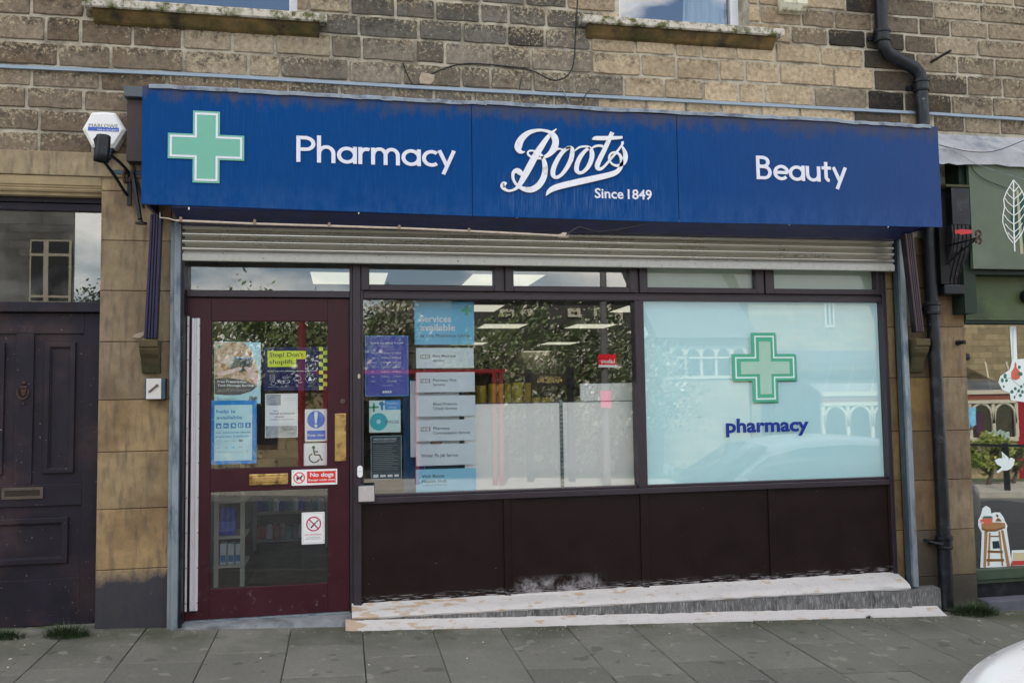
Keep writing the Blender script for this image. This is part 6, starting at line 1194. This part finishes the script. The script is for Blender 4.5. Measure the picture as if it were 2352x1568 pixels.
# chapel at the far left
ch_=thing('chapel','grey stone chapel with tall leaded windows across the street, seen reflected in the left fanlight','building',(-9,-14,0));D=14.;xr=G(18,885,900,D).x
m=MB();m.add([(-20,-D,-1),(xr,-D,-1),(xr-3.5,-D-6,-1),(-20,-D-6,-1),(-20,-D,9),(xr,-D,9),(xr-3.5,-D-6,9),(-20,-D-6,9)],[(0,3,2,1),(4,5,6,7),(0,1,5,4),(1,2,6,5),(2,3,7,6),(3,0,4,7)]);m.build('wall',mat('grey_chapel_stone',(.11,.105,.10),.9,var=.2,vs=4,extra=stone_wall),ch_)
p=G(18,350,1460,D);q=G(18,880,720,D);w_=BX(p.x,xr-.05,-D,-D+.05,p.z,q.z).build('window',flat('mullion_stone',128,122,108),ch_);m=MB();c1=G(18,400,0,D).x;c2=G(18,545,0,D).x;c3=G(18,605,0,D).x;zz=[G(18,500,y,D).z for y in(1440,1400,1370,905,870,730)]
for a,b in((c1,c2),(c3,xr-.1)):
    for u,v in((zz[1],zz[0]),(zz[3],zz[2]),(zz[5],zz[4])): m.box(a,b,-D+.051,-D+.054,v,u)
m.build('leaded_panes',m_odk,w_)
# trees and bushes
def leafmat(n,c,c2): return mat(n,c,.6,var=.3,vs=4,col2=c2,c2s=2.5,c2lo=.52,c2hi=.58)
m_l1=leafmat('green_foliage',(.12,.17,.05),(.25,.28,.12));m_l2=leafmat('blossom_foliage',(.09,.13,.045),(.62,.58,.5));m_bark=mat('tree_bark',(.10,.08,.06),.9,var=.3)
def tree(x,y,zg,h,rx,rz,n,leaf,label,seed,cz=None,ry=None,ls=.065):
    rnd=random.Random(seed);t=thing('tree',label,'tree',(x,y,zg),'trees across the street');cz=cz or h*.62;ry=ry or rx;m=MB();m.tube([(x,y,zg),(x+.1,y,zg+h*.3),(x-.05,y,zg+h*.6),(x,y,zg+h*.85)],[.17*min(1,h/3),.13*min(1,h/3),.08*min(1,h/3),.03*min(1,h/3)],9)
    for i in range(9):
        a=rnd.uniform(0,6.28);z=zg+h*rnd.uniform(.28,.6);m.tube([(x,y,z),(x+math.cos(a)*rx*.4,y+math.sin(a)*ry*.4,z+h*.14),(x+math.cos(a)*rx*.8,y+math.sin(a)*ry*.8,z+h*.2)],[.06*min(1,h/3),.035*min(1,h/3),.012*min(1,h/3)],6)
    m.build('trunk',m_bark,t,smooth=True);m=MB();cl=[]
    for i in range(34):
        a,b=rnd.uniform(0,6.28),rnd.uniform(-1,1);k=rnd.uniform(.45,1.)**.5;s=math.sqrt(1-b*b);cl.append((x+rx*k*s*math.cos(a),y+ry*k*s*math.sin(a),zg+cz+rz*k*b,rnd.uniform(.22,.42)*min(rx,rz)))
    for i in range(int(n*2.2)):
        c=rnd.choice(cl);u=[rnd.gauss(0,.5) for _ in range(3)];p=Vector((c[0]+u[0]*c[3],c[1]+u[1]*c[3],c[2]+u[2]*c[3]));d=Vector([rnd.gauss(0,1) for _ in range(3)]).normalized();e=d.orthogonal().normalized();f=d.cross(e);s=ls*rnd.uniform(.5,1.3)
        m.add([p-e*s,p-f*s*.5,p+e*s,p+f*s*.5],[(0,1,2,3)])
    m.build('crown',leaf,t);return t
def tr(k,x,ytop,D,rx,n,leaf,label,seed,zlow=.2):
    p=G(k,x,ytop,D);h=p.z+.8;rz=(p.z-zlow)/2;tree(p.x,-D,-.8,h,rx,rz,n,leaf,label,seed,cz=.8+zlow+rz)
tr(9,560,345,13,2.0,5200,m_l2,'blossoming tree in the middle of the park across the street',1);tr(9,950,380,13.5,1.7,4200,m_l2,'blossoming tree nearer the hall across the street',2);tr(8,330,300,13,1.5,3600,m_l2,'blossoming tree left of the middle across the street',3);tr(9,200,330,14.5,1.6,3500,m_l1,'green tree behind the bus shelter across the street',4)
tr(6,600,380,13,2.2,5200,m_l1,'wide green tree opposite the shop door across the street',5);tr(6,1000,440,14,1.4,3000,m_l2,'small blossoming tree right of the tree opposite the shop door',6);tr(18,1060,1230,17,1.3,3200,m_l1,'bushy green tree beside the chapel across the street',7,-.4);tr(6,150,430,15,1.6,3000,m_l1,'green tree between the chapel and the shelter across the street',8)
# park wall, far dark terrace, hillside
pw=thing('park_wall','sunlit low stone park wall across the street, seen reflected','wall',(-1,-11.6,-.6));p=G(6,1000,930,11.6);BX(-7.,p.x+1.,-11.9,-11.6,-1.2,p.z).build('masonry',m_ow,pw);BX(-7.,p.x+1.,-11.95,-11.55,p.z,p.z+.08).build('coping',m_osl,pw)
p=G(6,520,900,11.5);q=G(6,660,1300,11.5);BX(G(6,530,0,11.5).x,q.x,-11.59,-11.5,q.z,p.z).build('dark_gate',m_odk,pw)
ft=thing('far_terrace','dark stone terrace with a slate roof behind the trees across the street, seen reflected','building',(6,-27,0));D=26.;p=G(9,0,320,D);zt=G(9,500,235,D).z
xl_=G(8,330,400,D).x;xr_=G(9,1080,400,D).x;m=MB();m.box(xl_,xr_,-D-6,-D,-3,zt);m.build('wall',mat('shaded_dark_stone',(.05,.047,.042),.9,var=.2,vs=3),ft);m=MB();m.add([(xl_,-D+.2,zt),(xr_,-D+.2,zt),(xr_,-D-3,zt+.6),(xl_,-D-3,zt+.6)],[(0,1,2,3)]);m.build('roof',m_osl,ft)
for (xa,xb_,ya,yb) in((210,300,300,350),(640,720,295,350),(810,860,290,345),(940,990,315,370),(340,420,300,345)):
    p=G(9,xa,yb,D);q=G(9,xb_,ya,D);w_=BX(p.x,q.x,-D,-D+.06,p.z,q.z).build('window',m_ocw,ft);BX(p.x+.12,q.x-.12,-D+.061,-D+.07,p.z+.12,q.z-.12).build('pane',m_odk,w_)
sr=thing('slate_roofed_house','house with a long brown roof slope left of the trees across the street, seen reflected','building',(-1,-20,0));D=20.;a=G(8,70,420,D);b=G(8,230,245,D);c=G(8,420,215,D);m=MB();m.add([(a.x-1,-D,-2),(c.x+1,-D,-2),(c.x+1,-D,c.z),(b.x,-D,b.z),(a.x,-D,a.z),(a.x-1,-D,a.z-1)]+[(x,-D-5,z) for x,z in((a.x-1,-2),(c.x+1,-2),(c.x+1,c.z),(b.x,b.z),(a.x,a.z),(a.x-1,a.z-1))],[(0,1,2,3,4,5),(11,10,9,8,7,6)]+[(i,(i+1)%6,(i+1)%6+6,i+6) for i in range(6)]);m.build('shell',mat('brown_slates',(.09,.075,.06),.9,var=.2,vs=6),sr)
tree(G(19,180,0,10.6).x,-10.6,RZ(14)+.1,1.0,.55,.35,1500,leafmat('yellow_green_leaves',(.22,.28,.05),(.4,.42,.1)),'low yellow-green bush behind the street railing in front of the porch',21,.7,.3,.05)
tree(G(19,420,0,11.).x,-11.,RZ(14)+.1,.8,.5,.25,900,m_l1,'small green bush under the porch windows across the street',22,.55,.3,.04)
for nm,lb,kk,xx,ya,yb,cc in(('blue_banner','pale blue banner hung at the left of the porch across the street, seen reflected',19,(80,150),830,1040,(110,170,205)),('clothes_display','teal and pink goods hung in the porch window across the street, seen reflected',19,(250,470),1040,1190,(150,165,160)),('poster_row','dark red posters in the porch window across the street, seen reflected',19,(160,215),870,1130,(70,36,60))):
    p=G(kk,xx[0],yb,12.4);q=G(kk,xx[1],ya,12.4);BX_=MB()
    for i in range(5):
        u0=p.x+(q.x-p.x)*i/5;BX_.prism([(u0,p.z+random.uniform(0,.15)),(u0+(q.x-p.x)*.19,p.z+random.uniform(0,.15)),(u0+(q.x-p.x)*.19,q.z-random.uniform(0,.1)),(u0,q.z-random.uniform(0,.1))],-12.45,-12.42)
    tag(BX_.build(nm,mat(nm+'_cloth',A(*cc),.8,var=.3,vs=6)),lb,'display')
# bus shelter, lamp post with placard, welcome sign
m_redp=flat('shelter_red',120,40,44,.35)
bs=thing('bus_shelter','red framed bus shelter across the street, seen reflected','bus shelter',(1,-9.8,-.3));D=9.8;zr=G(8,500,695,D).z;xa=G(6,990,900,D).x;xb_=G(8,975,690,D).x;xp=[G(9,220,900,D).x,G(9,178,900,D).x-.0,xa,xa+ (xb_-xa)*.5]
m=MB();m.box(xa-.2,xb_,-D-1.3,-D,zr-.04,zr+.03);m.build('roof',m_redp,bs)
for x in xp: BX(x-.035,x+.035,-D-.1,-D-.0015,RZ(x)+.11,zr-.041).build('post',m_redp,bs)
BX(xa,xb_,-D-1.2,-D-1.19,-.1,zr-.041).build('back_glass',m_ogl,bs)
p6=G(6,832,900,9.4);rp=MB();rp.tube([(p6.x,-9.4,RZ(0)+.1),(p6.x,-9.4,3.1)],.06,10);tag(rp.build('red_post',m_redp,smooth=True),'tall red post on the far pavement opposite the shop door, seen reflected','post')
D=9.6;p=G(9,885,900,D);lpst=thing('lamp_post','grey lamp post carrying placards across the street, seen reflected','lamp post',(p.x,-D,-.4));m=MB();m.tube([(p.x,-D,RZ(p.x)+.1),(p.x,-D,7.)],[.075,.05],10);m.build('pole',mat('post_grey',A(90,90,88),.6),lpst,smooth=True);BX(p.x-.05,p.x+.9,-D-.05,-D+.05,6.95,7.05).build('lamp_head',m_galv,lpst)
a=G(9,833,672,D);b=G(9,945,590,D);pk=thing('election_placard','red election placard fixed to the lamp post across the street, seen reflected','placard',(p.x,-D+.1,a.z))
X0,X1=min(a.x,b.x),max(a.x,b.x);BX(X0,X1,-D+.08,-D+.09,a.z,b.z).build('board',flat('placard_red',205,24,44),pk);BX(X0,X1,-D+.091,-D+.093,a.z,a.z+(b.z-a.z)*.2).build('white_strip',m_pwhite,pk)
t_=MB();t_.text('Labour',0,0,0,.2,bold=.03);
def facing(mb,cx,z,Y,w_,h=None):   # lettering that faces the shops (towards +y)
    xs=[v[0] for v in mb.v];zs=[v[2] for v in mb.v];k=w_/(max(xs)-min(xs));c=(max(xs)+min(xs))/2;mb.v=[(cx-(x-c)*k,Y,z+(zz-min(zs))*k) for x,y,zz in mb.v];return mb
facing(t_,(X0+X1)/2,a.z+(b.z-a.z)*.32,-D+.094,(X1-X0)*.82).build('lettering',m_pwhite,pk)
a=G(9,848,930,D);b=G(9,910,820,D);tag(BX(a.x,b.x,-D+.08,-D+.09,a.z,b.z).build('pink_placard',flat('placard_pink',226,60,120)),'small pink placard low on the lamp post across the street, seen reflected','placard')
D=10.6;a=G(9,415,790,D);b=G(9,640,712,D);ws=thing('welcome_sign','dark town sign reading Welcome to Marsden across the street, seen reflected','sign',((a.x+b.x)/2,-D,-.3));BX(a.x,b.x,-D-.05,-D,a.z,b.z).build('board',flat('sign_dark_board',40,38,30),ws)
for x in(a.x-.06,b.x+.06): BX(x-.06,x+.06,-D-.06,-D+.02,RZ(x)+.1,b.z+.1).build('leg',m_black,ws)
t_=MB();t_.text('MARSDEN',0,0,0,.2,bold=.01);t2=MB();t2.text('WELCOME TO',0,0,0,.2);m_gl=flat('sign_gold_letters',190,170,110)
facing(t_,(a.x+b.x)/2,a.z+.06,-D+.004,(b.x-a.x)*.68).build('lettering',m_gl,ws);facing(t2,(a.x+b.x)/2,a.z+(b.z-a.z)*.62,-D+.004,(b.x-a.x)*.6).build('lettering',m_gl,ws)
# tidy helper properties
for o in sc.objects:
    if '_w' in o: del o['_w']
